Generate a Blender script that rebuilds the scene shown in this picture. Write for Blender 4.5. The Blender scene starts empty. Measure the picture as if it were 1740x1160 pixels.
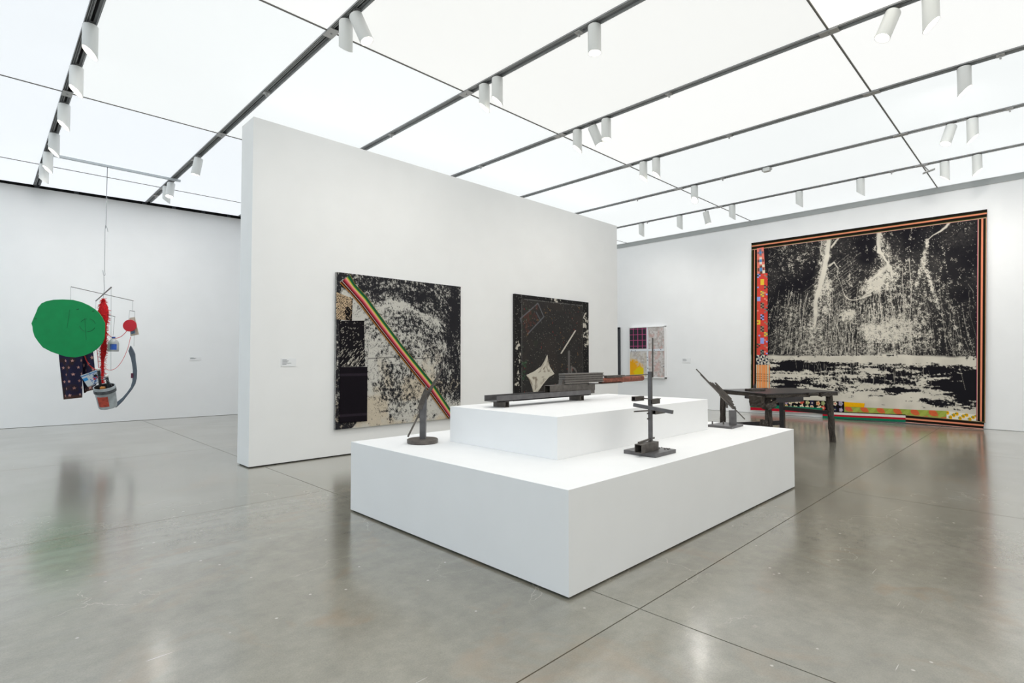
import bpy, bmesh, math, random
import numpy as np
from mathutils import Vector, Matrix

# ------------------------------------------------------------------ camera, world, exposure
scene = bpy.context.scene
col = scene.collection
cam_d = bpy.data.cameras.new('camera'); cam = bpy.data.objects.new('camera', cam_d); col.objects.link(cam)
cam_d.sensor_width = 36.0; cam_d.lens = 36.0 * 913.488 / 1740.0; cam_d.clip_start = 0.05; cam_d.clip_end = 200
_y, _p, _r = math.radians(45.2784), math.radians(1.80977), math.radians(-0.04596)
_fw = Vector((math.cos(_p)*math.cos(_y), math.cos(_p)*math.sin(_y), math.sin(_p)))
_rt = Vector((math.sin(_y), -math.cos(_y), 0)); _up = _rt.cross(_fw)
_r2 = _rt*math.cos(_r) + _up*math.sin(_r); _u2 = -_rt*math.sin(_r) + _up*math.cos(_r)
m = Matrix((_r2, _u2, -_fw)).transposed().to_4x4(); m.translation = Vector((0, 0, 1.12)); cam.matrix_world = m
scene.camera = cam
world = bpy.data.worlds.new('world'); scene.world = world; world.use_nodes = True
world.node_tree.nodes['Background'].inputs[0].default_value = (0.8, 0.85, 0.9, 1)
world.node_tree.nodes['Background'].inputs[1].default_value = 0.05
vs = scene.view_settings
vs.view_transform = 'Standard'; vs.look = 'None'; vs.gamma = 1.0; vs.exposure = 0.0; vs.use_curve_mapping = False
PANEL_L = 0.95          # luminous ceiling panels
SPOT_W = 44.0           # one track spotlight
RNG = random.Random(7)

# ------------------------------------------------------------------ colour and material helpers
def lin(c):
    return tuple(((v/255.0)/12.92 if v/255.0 <= 0.04045 else ((v/255.0+0.055)/1.055)**2.4) for v in c)
MATS = {}
def nodes_of(name):
    mt = bpy.data.materials.new(name); mt.use_nodes = True
    nt = mt.node_tree; b = nt.nodes['Principled BSDF']
    return mt, nt, b
def plain(name, rgb, rough=0.6, metal=0.0, var=0.0, scale=20.0, bump=0.0, spec=0.5, stretch=None):
    if name in MATS: return MATS[name]
    mt, nt, b = nodes_of(name)
    c = lin(rgb)
    b.inputs['Roughness'].default_value = rough; b.inputs['Metallic'].default_value = metal
    b.inputs['Specular IOR Level'].default_value = spec
    tc = nt.nodes.new('ShaderNodeTexCoord')
    mp = nt.nodes.new('ShaderNodeMapping'); nt.links.new(tc.outputs['Object'], mp.inputs[0])
    if stretch: mp.inputs['Scale'].default_value = stretch
    nz = nt.nodes.new('ShaderNodeTexNoise'); nz.inputs['Scale'].default_value = scale; nz.inputs['Detail'].default_value = 6
    nt.links.new(mp.outputs[0], nz.inputs['Vector'])
    rp = nt.nodes.new('ShaderNodeValToRGB')
    rp.color_ramp.elements[0].position = 0.3; rp.color_ramp.elements[1].position = 0.7
    rp.color_ramp.elements[0].color = tuple(v*(1-var) for v in c)+(1,)
    rp.color_ramp.elements[1].color = tuple(min(1, v*(1+var)) for v in c)+(1,)
    nt.links.new(nz.outputs['Fac'], rp.inputs[0]); nt.links.new(rp.outputs[0], b.inputs['Base Color'])
    if bump:
        bp = nt.nodes.new('ShaderNodeBump'); bp.inputs['Strength'].default_value = bump; bp.inputs['Distance'].default_value = 0.004
        nt.links.new(nz.outputs['Fac'], bp.inputs['Height']); nt.links.new(bp.outputs[0], b.inputs['Normal'])
    MATS[name] = mt; return mt
def glow(name, rgb, strength, base=1.0):
    if name in MATS: return MATS[name]
    mt, nt, b = nodes_of(name)
    b.inputs['Base Color'].default_value = tuple(v*base for v in lin(rgb))+(1,); b.inputs['Roughness'].default_value = 0.7
    b.inputs['Emission Color'].default_value = lin(rgb)+(1,); b.inputs['Emission Strength'].default_value = strength
    MATS[name] = mt; return mt
def printed(name, rough=0.85, bump=0.15, scale=350.0, spec=0.2):
    """surface whose colour is the painted / dyed colour stored on the mesh, plus a weave grain"""
    if name in MATS: return MATS[name]
    mt, nt, b = nodes_of(name)
    at = nt.nodes.new('ShaderNodeAttribute'); at.attribute_name = 'Col'
    nt.links.new(at.outputs['Color'], b.inputs['Base Color'])
    b.inputs['Roughness'].default_value = rough; b.inputs['Specular IOR Level'].default_value = spec
    tc = nt.nodes.new('ShaderNodeTexCoord'); nz = nt.nodes.new('ShaderNodeTexNoise'); nz.inputs['Scale'].default_value = scale
    nt.links.new(tc.outputs['Object'], nz.inputs['Vector'])
    bp = nt.nodes.new('ShaderNodeBump'); bp.inputs['Strength'].default_value = bump; bp.inputs['Distance'].default_value = 0.002
    nt.links.new(nz.outputs['Fac'], bp.inputs['Height']); nt.links.new(bp.outputs[0], b.inputs['Normal'])
    MATS[name] = mt; return mt

def floor_material():
    mt, nt, b = nodes_of('polished_concrete')
    L = nt.links.new; N = nt.nodes.new
    geo = N('ShaderNodeNewGeometry')
    def noise(scale, detail=5, rough=0.55, sc=None, rot=0.0, dist=0.0):
        mp = N('ShaderNodeMapping'); L(geo.outputs['Position'], mp.inputs[0])
        if sc: mp.inputs['Scale'].default_value = sc
        mp.inputs['Rotation'].default_value = (0, 0, rot)
        n = N('ShaderNodeTexNoise'); n.inputs['Scale'].default_value = scale; n.inputs['Detail'].default_value = detail
        n.inputs['Roughness'].default_value = rough; n.inputs['Distortion'].default_value = dist
        L(mp.outputs[0], n.inputs['Vector']); return n.outputs['Fac']
    def ramp(fac, stops):
        r = N('ShaderNodeValToRGB'); e = r.color_ramp.elements
        while len(e) < len(stops): e.new(0.5)
        for i, (p, c) in enumerate(stops):
            e[i].position = p; e[i].color = c if len(c) == 4 else tuple(c)+(1,)
        L(fac, r.inputs[0]); return r.outputs[0]
    def mix(a, bb, fac, mode='MIX'):
        x = N('ShaderNodeMix'); x.data_type = 'RGBA'; x.blend_type = mode
        if isinstance(fac, float): x.inputs[0].default_value = fac
        else: L(fac, x.inputs[0])
        L(a, x.inputs[6])
        if isinstance(bb, tuple): x.inputs[7].default_value = bb
        else: L(bb, x.inputs[7])
        return x.outputs[2]
    base = ramp(noise(0.55, 6, 0.6, None, 0, 0.6), [(0.3, lin((128, 123, 110))), (0.5, lin((143, 139, 126))), (0.72, lin((158, 155, 144)))])
    fine = ramp(noise(9.0, 8, 0.7), [(0.3, (0.80, 0.80, 0.80)), (0.7, (1.12, 1.12, 1.12))])
    c = mix(base, fine, 1.0, 'MULTIPLY')
    grain = ramp(noise(160.0, 3, 0.7), [(0.35, (0.90, 0.90, 0.89)), (0.65, (1.08, 1.08, 1.08))])
    c = mix(c, grain, 1.0, 'MULTIPLY')
    stain = ramp(noise(1.7, 4, 0.6, None, 0.4, 1.2), [(0.56, (0, 0, 0)), (0.74, (0.55, 0.55, 0.55))])
    c = mix(c, lin((150, 126, 98))+(1,), stain)
    # trowel clouds running across the slab
    cloud = ramp(noise(1.1, 5, 0.6, (0.5, 2.2, 1), 0.75), [(0.55, (0, 0, 0)), (0.8, (0.5, 0.5, 0.5))])
    c = mix(c, lin((176, 176, 170))+(1,), cloud)
    # pale scuffs and short scratches in two directions
    for rot, thr in ((0.5, 0.745), (-0.9, 0.755)):
        gate = noise(2.2, 2, 0.5, None, rot*2)
        s = noise(30.0, 2, 0.5, (0.14, 3.2, 1), rot, 0.4)
        mm = N('ShaderNodeMath'); mm.operation = 'MULTIPLY'; L(s, mm.inputs[0]); 
        g2 = ramp(gate, [(0.45, (0.8, 0.8, 0.8)), (0.62, (1.04, 1.04, 1.04))]); L(g2, mm.inputs[1])
        sc = ramp(mm.outputs[0], [(thr, (0, 0, 0)), (thr+0.035, (0.75, 0.75, 0.75))])
        c = mix(c, lin((212, 208, 200))+(1,), sc)
    # mineral specks
    v = N('ShaderNodeTexVoronoi'); v.inputs['Scale'].default_value = 7.0; L(geo.outputs['Position'], v.inputs['Vector'])
    sp = ramp(v.outputs['Distance'], [(0.035, (0.8, 0.8, 0.8)), (0.06, (0, 0, 0))])
    c = mix(c, lin((205, 200, 190))+(1,), sp)
    # hairline cracks
    mp = N('ShaderNodeMapping'); L(geo.outputs['Position'], mp.inputs[0])
    wn = N('ShaderNodeTexNoise'); wn.inputs['Scale'].default_value = 2.5; wn.inputs['Detail'].default_value = 6; L(geo.outputs['Position'], wn.inputs['Vector'])
    vm = N('ShaderNodeVectorMath'); vm.operation = 'ADD'; L(mp.outputs[0], vm.inputs[0]); L(wn.outputs['Color'], vm.inputs[1])
    v2 = N('ShaderNodeTexVoronoi'); v2.feature = 'DISTANCE_TO_EDGE'; v2.inputs['Scale'].default_value = 0.8; L(vm.outputs[0], v2.inputs['Vector'])
    ck = ramp(v2.outputs['Distance'], [(0.0015, (1, 1, 1)), (0.004, (0, 0, 0))])
    gt = ramp(noise(0.9, 2), [(0.5, (0, 0, 0)), (0.6, (0.6, 0.6, 0.6))])
    c = mix(c, lin((200, 194, 182))+(1,), mix(ck, gt, 1.0, 'MULTIPLY'))
    L(c, b.inputs['Base Color'])
    rr = ramp(noise(1.3, 5, 0.6), [(0.3, (0.17, 0.17, 0.17)), (0.7, (0.27, 0.27, 0.27))])
    L(rr, b.inputs['Roughness']); b.inputs['Specular IOR Level'].default_value = 0.6; b.inputs['Coat Weight'].default_value = 0.8; b.inputs['Coat Roughness'].default_value = 0.16; b.inputs['Coat IOR'].default_value = 1.5
    bp = N('ShaderNodeBump'); bp.inputs['Strength'].default_value = 0.05; bp.inputs['Distance'].default_value = 0.004
    L(noise(14.0, 4), bp.inputs['Height']); L(bp.outputs[0], b.inputs['Normal'])
    return mt

WALL = plain('white_wall_paint', (247, 248, 249), 0.75, 0, 0.012, 3.0, 0.03, 0.25)
PART = plain('warm_white_paint', (246, 246, 245), 0.7, 0, 0.012, 3.0, 0.03, 0.25)
PLIN = plain('plinth_white_paint', (245, 245, 245), 0.6, 0, 0.01, 4.0, 0.02, 0.3)
DARK = plain('dark_reveal', (24, 22, 20), 0.8)
STEEL = plain('raw_dark_steel', (92, 86, 81), 0.42, 0.25, 0.35, 26.0, 0.15)
STEEL2 = plain('blue_grey_steel', (98, 96, 97), 0.38, 0.25, 0.22, 18.0, 0.1)
RUST = plain('rusted_pipe', (128, 74, 58), 0.7, 0.2, 0.4, 40.0, 0.25)
BLACKEN = plain('blackened_crusted_metal', (70, 63, 57), 0.55, 0.15, 0.75, 90.0, 1.0)
BLACKS = plain('blackened_smooth_metal', (62, 58, 60), 0.32, 0.2, 0.2, 12.0, 0.05)

# ------------------------------------------------------------------ mesh helpers
class Mesh:
    def __init__(s): s.v = []; s.f = []
    def add(s, vs, fs):
        o = len(s.v); s.v += [tuple(map(float, p)) for p in vs]; s.f += [tuple(i+o for i in q) for q in fs]; return s
    def hexa(s, p):   # 8 points: bottom 4 (ccw), top 4
        return s.add(p, [(3, 2, 1, 0), (4, 5, 6, 7), (0, 1, 5, 4), (1, 2, 6, 5), (2, 3, 7, 6), (3, 0, 4, 7)])
    def box(s, a, b):
        x0, y0, z0 = a; x1, y1, z1 = b
        x0, x1 = min(x0, x1), max(x0, x1); y0, y1 = min(y0, y1), max(y0, y1); z0, z1 = min(z0, z1), max(z0, z1)
        return s.hexa([(x0, y0, z0), (x1, y0, z0), (x1, y1, z0), (x0, y1, z0), (x0, y0, z1), (x1, y0, z1), (x1, y1, z1), (x0, y1, z1)])
    def bar(s, a, b, w, h, up=(0, 0, 1)):     # rectangular bar from a to b
        a = Vector(a); b = Vector(b); d = (b-a).normalized(); u = Vector(up)
        sd = d.cross(u)
        if sd.length < 1e-4: sd = d.cross(Vector((0, 1, 0)))
        sd.normalize(); u = sd.cross(d); sd *= w/2; u = u*(h/2)
        return s.hexa([a-sd-u, b-sd-u, b+sd-u, a+sd-u, a-sd+u, b-sd+u, b+sd+u, a+sd+u])
    def tube(s, a, b, w, h, t, up=(0, 0, 1)):  # hollow rectangular tube, open ends
        a = Vector(a); b = Vector(b); d = (b-a).normalized(); u = Vector(up); sd = d.cross(u).normalized(); u = sd.cross(d)
        def ring(c, k): return [c-sd*(w/2-k)-u*(h/2-k), c+sd*(w/2-k)-u*(h/2-k), c+sd*(w/2-k)+u*(h/2-k), c-sd*(w/2-k)+u*(h/2-k)]
        P = ring(a, 0)+ring(b, 0)+ring(a, t)+ring(b, t); F = []
        for i in range(4):
            j = (i+1) % 4
            F += [(i, i+4, j+4, j), (i+8, j+8, j+12, i+12), (i, j, j+8, i+8), (i+4, i+12, j+12, j+4)]
        return s.add(P, F)
    def rod(s, pts, r, n=8, caps=True):        # round rod along points, r number or list
        pts = [Vector(p) for p in pts]; N = len(pts); rs = r if isinstance(r, (list, tuple)) else [r]*N
        V = []; F = []; prev = None
        for i, p in enumerate(pts):
            d = (pts[min(i+1, N-1)]-pts[max(i-1, 0)])
            d = d.normalized() if d.length > 1e-9 else Vector((0, 0, 1))
            if prev is None:
                ref = Vector((0, 0, 1)) if abs(d.z) < .9 else Vector((1, 0, 0)); a = d.cross(ref).normalized()
            else: a = (prev-d*prev.dot(d)).normalized()
            prev = a; b2 = d.cross(a)
            for k in range(n):
                t = 2*math.pi*k/n; V.append(p+(a*math.cos(t)+b2*math.sin(t))*rs[i])
        for i in range(N-1):
            for k in range(n):
                k2 = (k+1) % n; F.append((i*n+k, i*n+k2, (i+1)*n+k2, (i+1)*n+k))
        if caps: F += [tuple(range(n))[::-1], tuple(range((N-1)*n, N*n))]
        return s.add(V, F)
    def lathe(s, prof, c=(0, 0, 0), n=32, capb=True, capt=True):   # profile [(r,z)]
        V = []; F = []; N = len(prof)
        for r, z in prof:
            for k in range(n):
                t = 2*math.pi*k/n; V.append((c[0]+r*math.cos(t), c[1]+r*math.sin(t), c[2]+z))
        for i in range(N-1):
            for k in range(n):
                k2 = (k+1) % n; F.append((i*n+k, i*n+k2, (i+1)*n+k2, (i+1)*n+k))
        if capb: F.append(tuple(range(n))[::-1])
        if capt: F.append(tuple(range((N-1)*n, N*n)))
        return s.add(V, F)
    def prism(s, poly, d0, d1, map3):          # polygon in 2D extruded between depth d0 and d1
        n = len(poly); V = [map3(p[0], p[1], d0) for p in poly]+[map3(p[0], p[1], d1) for p in poly]
        F = [tuple(range(n)), tuple(range(2*n-1, n-1, -1))]+[(i, i+n, (i+1) % n+n, (i+1) % n) for i in range(n)]
        return s.add(V, F)
    def data(s, name):
        me = bpy.data.meshes.new(name); me.from_pydata(s.v, [], s.f); me.update()
        bm = bmesh.new(); bm.from_mesh(me); bmesh.ops.recalc_face_normals(bm, faces=bm.faces); bm.to_mesh(me); bm.free()
        return me
    def build(s, name, mat, parent=None, bevel=0.0, smooth=False):
        me = s.data(name); me.materials.append(mat)
        o = bpy.data.objects.new(name, me); col.objects.link(o)
        if parent is not None: o.parent = parent
        if smooth:
            for p in me.polygons: p.use_smooth = True
            me.set_sharp_from_angle(angle=math.radians(40))
        if bevel:
            b = o.modifiers.new('bevel', 'BEVEL'); b.width = bevel; b.segments = 2; b.limit_method = 'ANGLE'; b.angle_limit = math.radians(40)
        return o
def shared(name, me, mat, parent=None, loc=(0, 0, 0)):
    o = bpy.data.objects.new(name, me); col.objects.link(o); o.location = loc
    if mat and not me.materials: me.materials.append(mat)
    if parent is not None: o.parent = parent
    return o
def tag(o, label=None, cat=None, group=None, kind=None):
    if label: o['label'] = label
    if cat: o['category'] = cat
    if group: o['group'] = group
    if kind: o['kind'] = kind
    return o
def empty(name, loc=(0, 0, 0), rz=0.0):
    o = bpy.data.objects.new(name, None); col.objects.link(o); o.location = loc; o.rotation_euler = (0, 0, rz); o.empty_display_size = 0.1
    return o
VIEW_RZ = math.atan2(-0.70363, 0.71057)     # heading of the diagonal that runs across the gallery

# ------------------------------------------------------------------ noise for the painted pictures
def vnoise(x, y, seed=0):
    r = np.random.RandomState(seed); T = r.rand(256, 256)
    xi = np.floor(x).astype(int); yi = np.floor(y).astype(int); fx = x-xi; fy = y-yi
    fx = fx*fx*(3-2*fx); fy = fy*fy*(3-2*fy); g = lambda a, b: T[a % 256, b % 256]
    return (g(xi, yi)*(1-fx)+g(xi+1, yi)*fx)*(1-fy)+(g(xi, yi+1)*(1-fx)+g(xi+1, yi+1)*fx)*fy
def fbm(x, y, seed=0, octv=4, gain=0.55):
    a = 1.0; t = 0; n = 0
    for i in range(octv):
        t = t+a*vnoise(x*2**i, y*2**i, seed+i); n += a; a *= gain
    return t/n
def sstep(a, b, x):
    t = np.clip((x-a)/(b-a), 0, 1); return t*t*(3-2*t)
def stroke(acc, U, V, poly, gain=1.0, soft=1.0, aspect=1.0):
    """add a brush stroke (points u,v,halfwidth) to the field acc"""
    for (a, b) in zip(poly[:-1], poly[1:]):
        ax, ay, aw = a; bx, by, bw = b; dx, dy = (bx-ax)*aspect, by-ay; L2 = dx*dx+dy*dy+1e-12
        mw = max(aw, bw)*3*soft+0.004
        sel = np.where((U > min(ax, bx)-mw) & (U < max(ax, bx)+mw) & (V > min(ay, by)-mw) & (V < max(ay, by)+mw))
        if len(sel[0]) == 0: continue
        px = (U[sel]-ax)*aspect; py = V[sel]-ay
        t = np.clip((px*dx+py*dy)/L2, 0, 1); d = np.hypot(px-t*dx, py-t*dy); w = (aw+(bw-aw)*t)
        acc[sel] = np.maximum(acc[sel], gain*(1-sstep(w*(1-0.6*soft if soft < 1 else 0.35), w*(1+soft), d)))
def blob(U, V, c, rx, ry, p=1.0):
    return np.clip(1-((U-c[0])/rx)**2-((V-c[1])/ry)**2, 0, 1)**p
def mixc(A, B, t): return A+(B-A)*t[..., None]
def C(rgb): return np.array(lin(rgb))
def grid_object(name, P, colors, mat, parent=None, solid=0.0):
    """P: (ny,nx,3) vertex positions, colors (ny,nx,3) linear"""
    ny, nx = P.shape[:2]; me = bpy.data.meshes.new(name)
    idx = np.arange(nx*ny).reshape(ny, nx)
    q = np.stack([idx[:-1, :-1], idx[1:, :-1], idx[1:, 1:], idx[:-1, 1:]], -1).reshape(-1, 4)
    me.vertices.add(nx*ny); me.vertices.foreach_set('co', P.reshape(-1).astype(np.float32))
    me.loops.add(q.size); me.loops.foreach_set('vertex_index', q.reshape(-1).astype(np.int32))
    me.polygons.add(len(q)); me.polygons.foreach_set('loop_start', (np.arange(len(q))*4).astype(np.int32))
    me.polygons.foreach_set('loop_total', np.full(len(q), 4, np.int32)); me.update(calc_edges=True)
    ca = me.color_attributes.new('Col', 'FLOAT_COLOR', 'POINT')
    rgba = np.ones((nx*ny, 4), np.float32); rgba[:, :3] = np.clip(colors.reshape(-1, 3), 0, 1); ca.data.foreach_set('color', rgba.reshape(-1))
    me.materials.append(mat); me.polygons.foreach_set('use_smooth', np.ones(len(q), bool))
    o = bpy.data.objects.new(name, me); col.objects.link(o)
    if parent is not None: o.parent = parent
    if solid:
        s = o.modifiers.new('thickness', 'SOLIDIFY'); s.thickness = abs(solid); s.offset = -1 if solid > 0 else 1
    return o

# ------------------------------------------------------------------ the room
X0, X1, Y0 = -6.0, 11.32, -5.0
CEIL = 3.968
TX = [.608, 2.12, 3.648, 5.2, 6.736, 8.272, 9.808]
TXALL = [.608-1.533*k for k in (4, 3, 2, 1)]+TX
SEAM = [-4.73, -1.705, 1.32, 4.376, 7.376, 10.40]
def wall_y(x): return 11.90-0.082*(x-0.267)
def ceil_end(x): return 11.745-0.0953*(x-0.172)

FLOOR = floor_material()
fl = Mesh().box((X0, Y0, -0.12), (X1, 12.9, -0.006)).build('floor', plain('joint_filler', (112, 98, 80), 0.9, 0, 0.3, 60)); tag(fl, kind='structure')
fx = [X0, -4.98, -1.15, 2.125, 5.195, 8.265, X1]; fy = [Y0, -1.70, 1.335, 4.395, 7.44, 10.45, 12.9]
fx[1] = -4.0; fx[2] = -0.945
for i in range(len(fx)-1):
    for j in range(len(fy)-1):
        Mesh().box((fx[i]+.003, fy[j]+.003, -0.02), (fx[i+1]-.003, fy[j+1]-.003, 0.0)).build('slab', FLOOR, fl)

# walls
tag(Mesh().box((X1, Y0, 0.004), (X1+.2, 12.6, 4.4)).build('wall_right', WALL), kind='structure')
wb = Mesh().hexa([(X0, wall_y(X0), .004), (X1, wall_y(X1), .004), (X1, wall_y(X1)+.2, .004), (X0, wall_y(X0)+.2, .004),
                  (X0, wall_y(X0), 3.962), (X1, wall_y(X1), 3.962), (X1, wall_y(X1)+.2, 3.962), (X0, wall_y(X0)+.2, 3.962)]).build('wall_back', WALL)
tag(wb, kind='structure')
tag(Mesh().box((X0-.2, Y0, 0), (X0, 12.9, 4.4)).build('wall_left', WALL), kind='structure')
tag(Mesh().box((X0, Y0-.2, 0), (X1, Y0, 4.4)).build('wall_front', WALL), kind='structure')
# dark slot above the back wall with its little brackets
t1 = Mesh().hexa([(X0, wall_y(X0)-.002, 3.962), (X1, wall_y(X1)-.002, 3.962), (X1, wall_y(X1)+.2, 3.962), (X0, wall_y(X0)+.2, 3.962),
                  (X0, wall_y(X0)-.002, 4.4), (X1, wall_y(X1)-.002, 4.4), (X1, wall_y(X1)+.2, 4.4), (X0, wall_y(X0)+.2, 4.4)]).build('trim_1', plain('black_slot', (10, 11, 14), 0.9))
tag(t1, kind='structure')
brk = Mesh().box((-.03, -.03, 3.964), (.03, 0, 4.2)).data('slot_bracket')
for bx in (.62, 1.13, 1.55, 2.1, 2.56, 3.05, 3.5):
    shared('slot_bracket', brk, plain('slot_bracket_grey', (66, 70, 76), 0.5, 0.4), t1, (bx, wall_y(bx)-.004, 0))
t2 = Mesh().box((X1-.012, Y0, 3.872), (X1, 12.0, 3.962)).build('wall_head_shade', plain('painted_shade_grey', (168, 172, 172), 0.6)); tag(t2, kind='structure')  # shade along the top of the right wall, put in as a grey strip

# free-standing partition wall
pt = empty('wall_center', (1.976, 5.822, 0)); tag(pt, kind='structure')
Mesh().box((0, 0, .012), (6.606, .342, 3.644)).build('partition_body', PART, pt, 0.002)
Mesh().box((.02, .02, 0), (6.586, .322, .014)).build('toe_kick', DARK, pt)

# luminous ceiling: dark void above, one panel per bay
ce = Mesh().box((X0, Y0, 4.12), (X1, 12.7, 4.2)).build('ceiling', plain('ceiling_void', (70, 72, 74), 0.9)); tag(ce, kind='structure')
PANW = glow('luminous_panel', (250, 251, 250), PANEL_L*.92, .4); PANC = glow('luminous_panel_cool', (239, 244, 249), PANEL_L*.94, .4)
PANP = glow('luminous_panel_perimeter', (246, 250, 251), PANEL_L*.90, .4); PAND = glow('luminous_panel_centre', (250, 251, 249), PANEL_L*.86, .4)   # strengths varied by invented zones to balance the room light
PANG = glow('luminous_panel_near_fill', (254, 252, 245), PANEL_L*1.33, .4)  # panels above and behind the camera, boosted as added fill light
PANF = glow('luminous_panel_left_fill', (232, 245, 255), PANEL_L*1.42, .4)  # unseen panels far left, boosted and cooled as added fill light
xe = [X0]+TXALL+[X1]; ye = [Y0]+SEAM+[None]
cache = {}
for i in range(len(xe)-1):
    a = xe[i]+(0.046 if i else 0.0); b = xe[i+1]-(0.046 if i < len(xe)-2 else 0.03)
    for j in range(len(ye)-1):
        c = ye[j]+0.010; 
        if ye[j+1] is None: d0, d1 = ceil_end(a), ceil_end(b)
        else: d0 = d1 = ye[j+1]-0.010
        cool = 4 if a < -.95 else 5 if (c < 1.2 and a < 5) else 1 if (a < .5 or (c > 7.0 and a < 5)) else 2 if (a > 6.5 or c > 4.3) else 3 if (2.0 < a < 5.0 and 1.2 < c < 4) else 0
        key = (round(b-a, 4), round(d0-c, 4), round(d1-c, 4), cool)
        if key not in cache:
            w = b-a
            cache[key] = Mesh().hexa([(0, 0, 0), (w, 0, 0), (w, d1-c, 0), (0, d0-c, 0), (0, 0, .012), (w, 0, .012), (w, d1-c, .012), (0, d0-c, .012)]).data('ceiling_panel')
        shared('ceiling_panel', cache[key], (PANW, PANC, PANP, PAND, PANF, PANG)[cool], ce, (a, c, CEIL))
# cross bars between the panel rows
SEAMM = plain('seam_bar_grey', (120, 118, 114), 0.6, 0.1)
for j, sy in enumerate(SEAM):
    Mesh().box((X0, sy-.0065, CEIL-.006), (X1-.03, sy+.0065, CEIL+.03)).build('seam_bar', SEAMM, ce)

# lighting tracks
TR_OUT = plain('track_aluminium', (150, 152, 154), 0.5, 0.15, 0.08, 8)
TR_IN = plain('track_inside', (136, 138, 142), 0.5, 0.15, 0.1, 8)
TR_LINE = plain('track_bright_lip', (206, 208, 210), 0.4, 0.1)
PLATE = plain('splice_plate_grey', (190, 190, 190), 0.45, 0.4)
tr_lab = ['lighting track above the hanging mobile, leftmost of the tracks', 'lighting track passing over the near left end of the partition wall, second from left',
          'lighting track above the striped black and white painting, third from left', 'lighting track fourth from left, carrying a warm tilted spotlight near its middle',
          'lighting track fifth from left, between the warm tilted spotlight and the plain pair', 'lighting track second nearest to the tapestry wall',
          'lighting track nearest the tapestry wall, with the longest row of spotlights']
for k, tx in enumerate(TXALL):
    if k < 4: continue
    y_end = ceil_end(tx)-.005; yb = -4.9
    t = empty('lighting_track', (tx, 0, CEIL))
    lab = tr_lab[k-4]
    tag(t, lab, 'light track', 'ceiling lighting tracks')
    Mesh().box((-.044, yb, -.012), (-.040, y_end, .10)).box((.040, yb, -.012), (.044, y_end, .10)).box((-.044, yb, .096), (.044, y_end, .10)).build('channel', TR_OUT, t)
    Mesh().box((-.040, yb, .012), (-.026, y_end, .09)).box((-.020, yb, .004), (-.012, y_end, .09)).box((.018, yb, .012), (.040, y_end, .09)).build('inner_rail', TR_IN, t)
    Mesh().box((-.030, yb, -.008), (-.027, y_end, .01)).box((-.012, yb, -.006), (-.009, y_end, .01)).box((.036, yb, -.010), (.0395, y_end, .01)).build('bright_lip', TR_LINE, t)
    for sy in SEAM[2:]:
        p = Mesh().box((-.042, sy-.075, -.017), (.042, sy+.075, -.011)).build('splice_plate', PLATE, t)
        Mesh().lathe([(.008, -.021), (.010, -.017)], (0, sy, 0), 10).build('screw', TR_OUT, p)
feeds = [(1, 5.866), (2, 5.853), (2, 2.851), (3, 5.902), (3, 2.85), (4, 2.861), (4, 0.295),
         (5, 5.174), (5, 3.625), (5, 0.297), (6, 5.901), (6, 1.687), (0, 9.289), (0, 10.9), (1, 10.932), (1,8.592)]
trk = [o for o in col.objects if o.name.startswith('lighting_track')]
fd = Mesh().box((-.035, -.03, -.02), (.035, .03, .01)).box((-.008, -.008, -.05), (.008, .008, -.02)).data('feed_clip')
for k, y in feeds: shared('feed_clip', fd, PLATE, trk[k], (0, y, 0))

# rail hung below two tracks for the mobile
ra = Mesh().box((.668, 9.655, 3.915), (2.20, 9.70, 3.945)).build('suspension_rail', plain('rail_pale_grey', (196, 202, 206), 0.4, 0.3))
tag(ra, 'pale grey suspension rail bridging two ceiling tracks above the mobile', 'rail')

# ------------------------------------------------------------------ track spotlights
LAMPW = plain('lamp_white_enamel', (226, 228, 226), 0.4, 0, 0.01, 6)
LAMPY = plain('lamp_ivory_enamel', (222, 216, 200), 0.4, 0, 0.01, 6)
LENS = glow('lamp_lens', (255, 246, 232), 14.0)
STEMM = plain('lamp_stem_grey', (120, 120, 120), 0.4, 0.5)
RAD, LEN = 0.056, 0.235
def lamp_meshes(cut, key):
    n = 28; V = []; F = []
    amp = 0.8*RAD if cut is not None else 0.0
    def bot(t): return -LEN+(amp*math.cos(t-cut)+0.0 if cut is not None else 0.0)
    rings = []
    for (r, zf) in ((RAD*.93, lambda t: 0.0), (RAD, lambda t: -.006), (RAD, bot), (RAD-.004, bot), (RAD-.004, lambda t: -.14)):
        ring = []
        for k in range(n):
            t = 2*math.pi*k/n; ring.append(len(V)); V.append((r*math.cos(t), r*math.sin(t), zf(t)))
        rings.append(ring)
    for a, b in zip(rings[:-1], rings[1:]):
        for k in range(n): F.append((a[k], a[(k+1) % n], b[(k+1) % n], b[k]))
    F.append(tuple(rings[0])); h = Mesh().add(V, F).data('housing_'+key)
    for p in h.polygons: p.use_smooth = True
    h.set_sharp_from_angle(angle=math.radians(50))
    return h
CUTS = {'L': math.atan2(.70, -.71), 'C': math.atan2(-.1, -1.0), 'R': math.atan2(-1.0, .1), 'B': math.atan2(1.0, .1), 'O': None}
HOUS = {k: lamp_meshes(v, k) for k, v in CUTS.items()}
lens_me = Mesh().lathe([(RAD-.005, -.165), (RAD-.005, -.160)], (0, 0, 0), 24).data('lens')
stem_me = Mesh().rod([(0, 0, -.030), (0, 0, .006)], .009, 8).data('stem')
adap_me = Mesh().box((-.022, -.05, .004), (.022, .05, .0105)).data('adapter')
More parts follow.
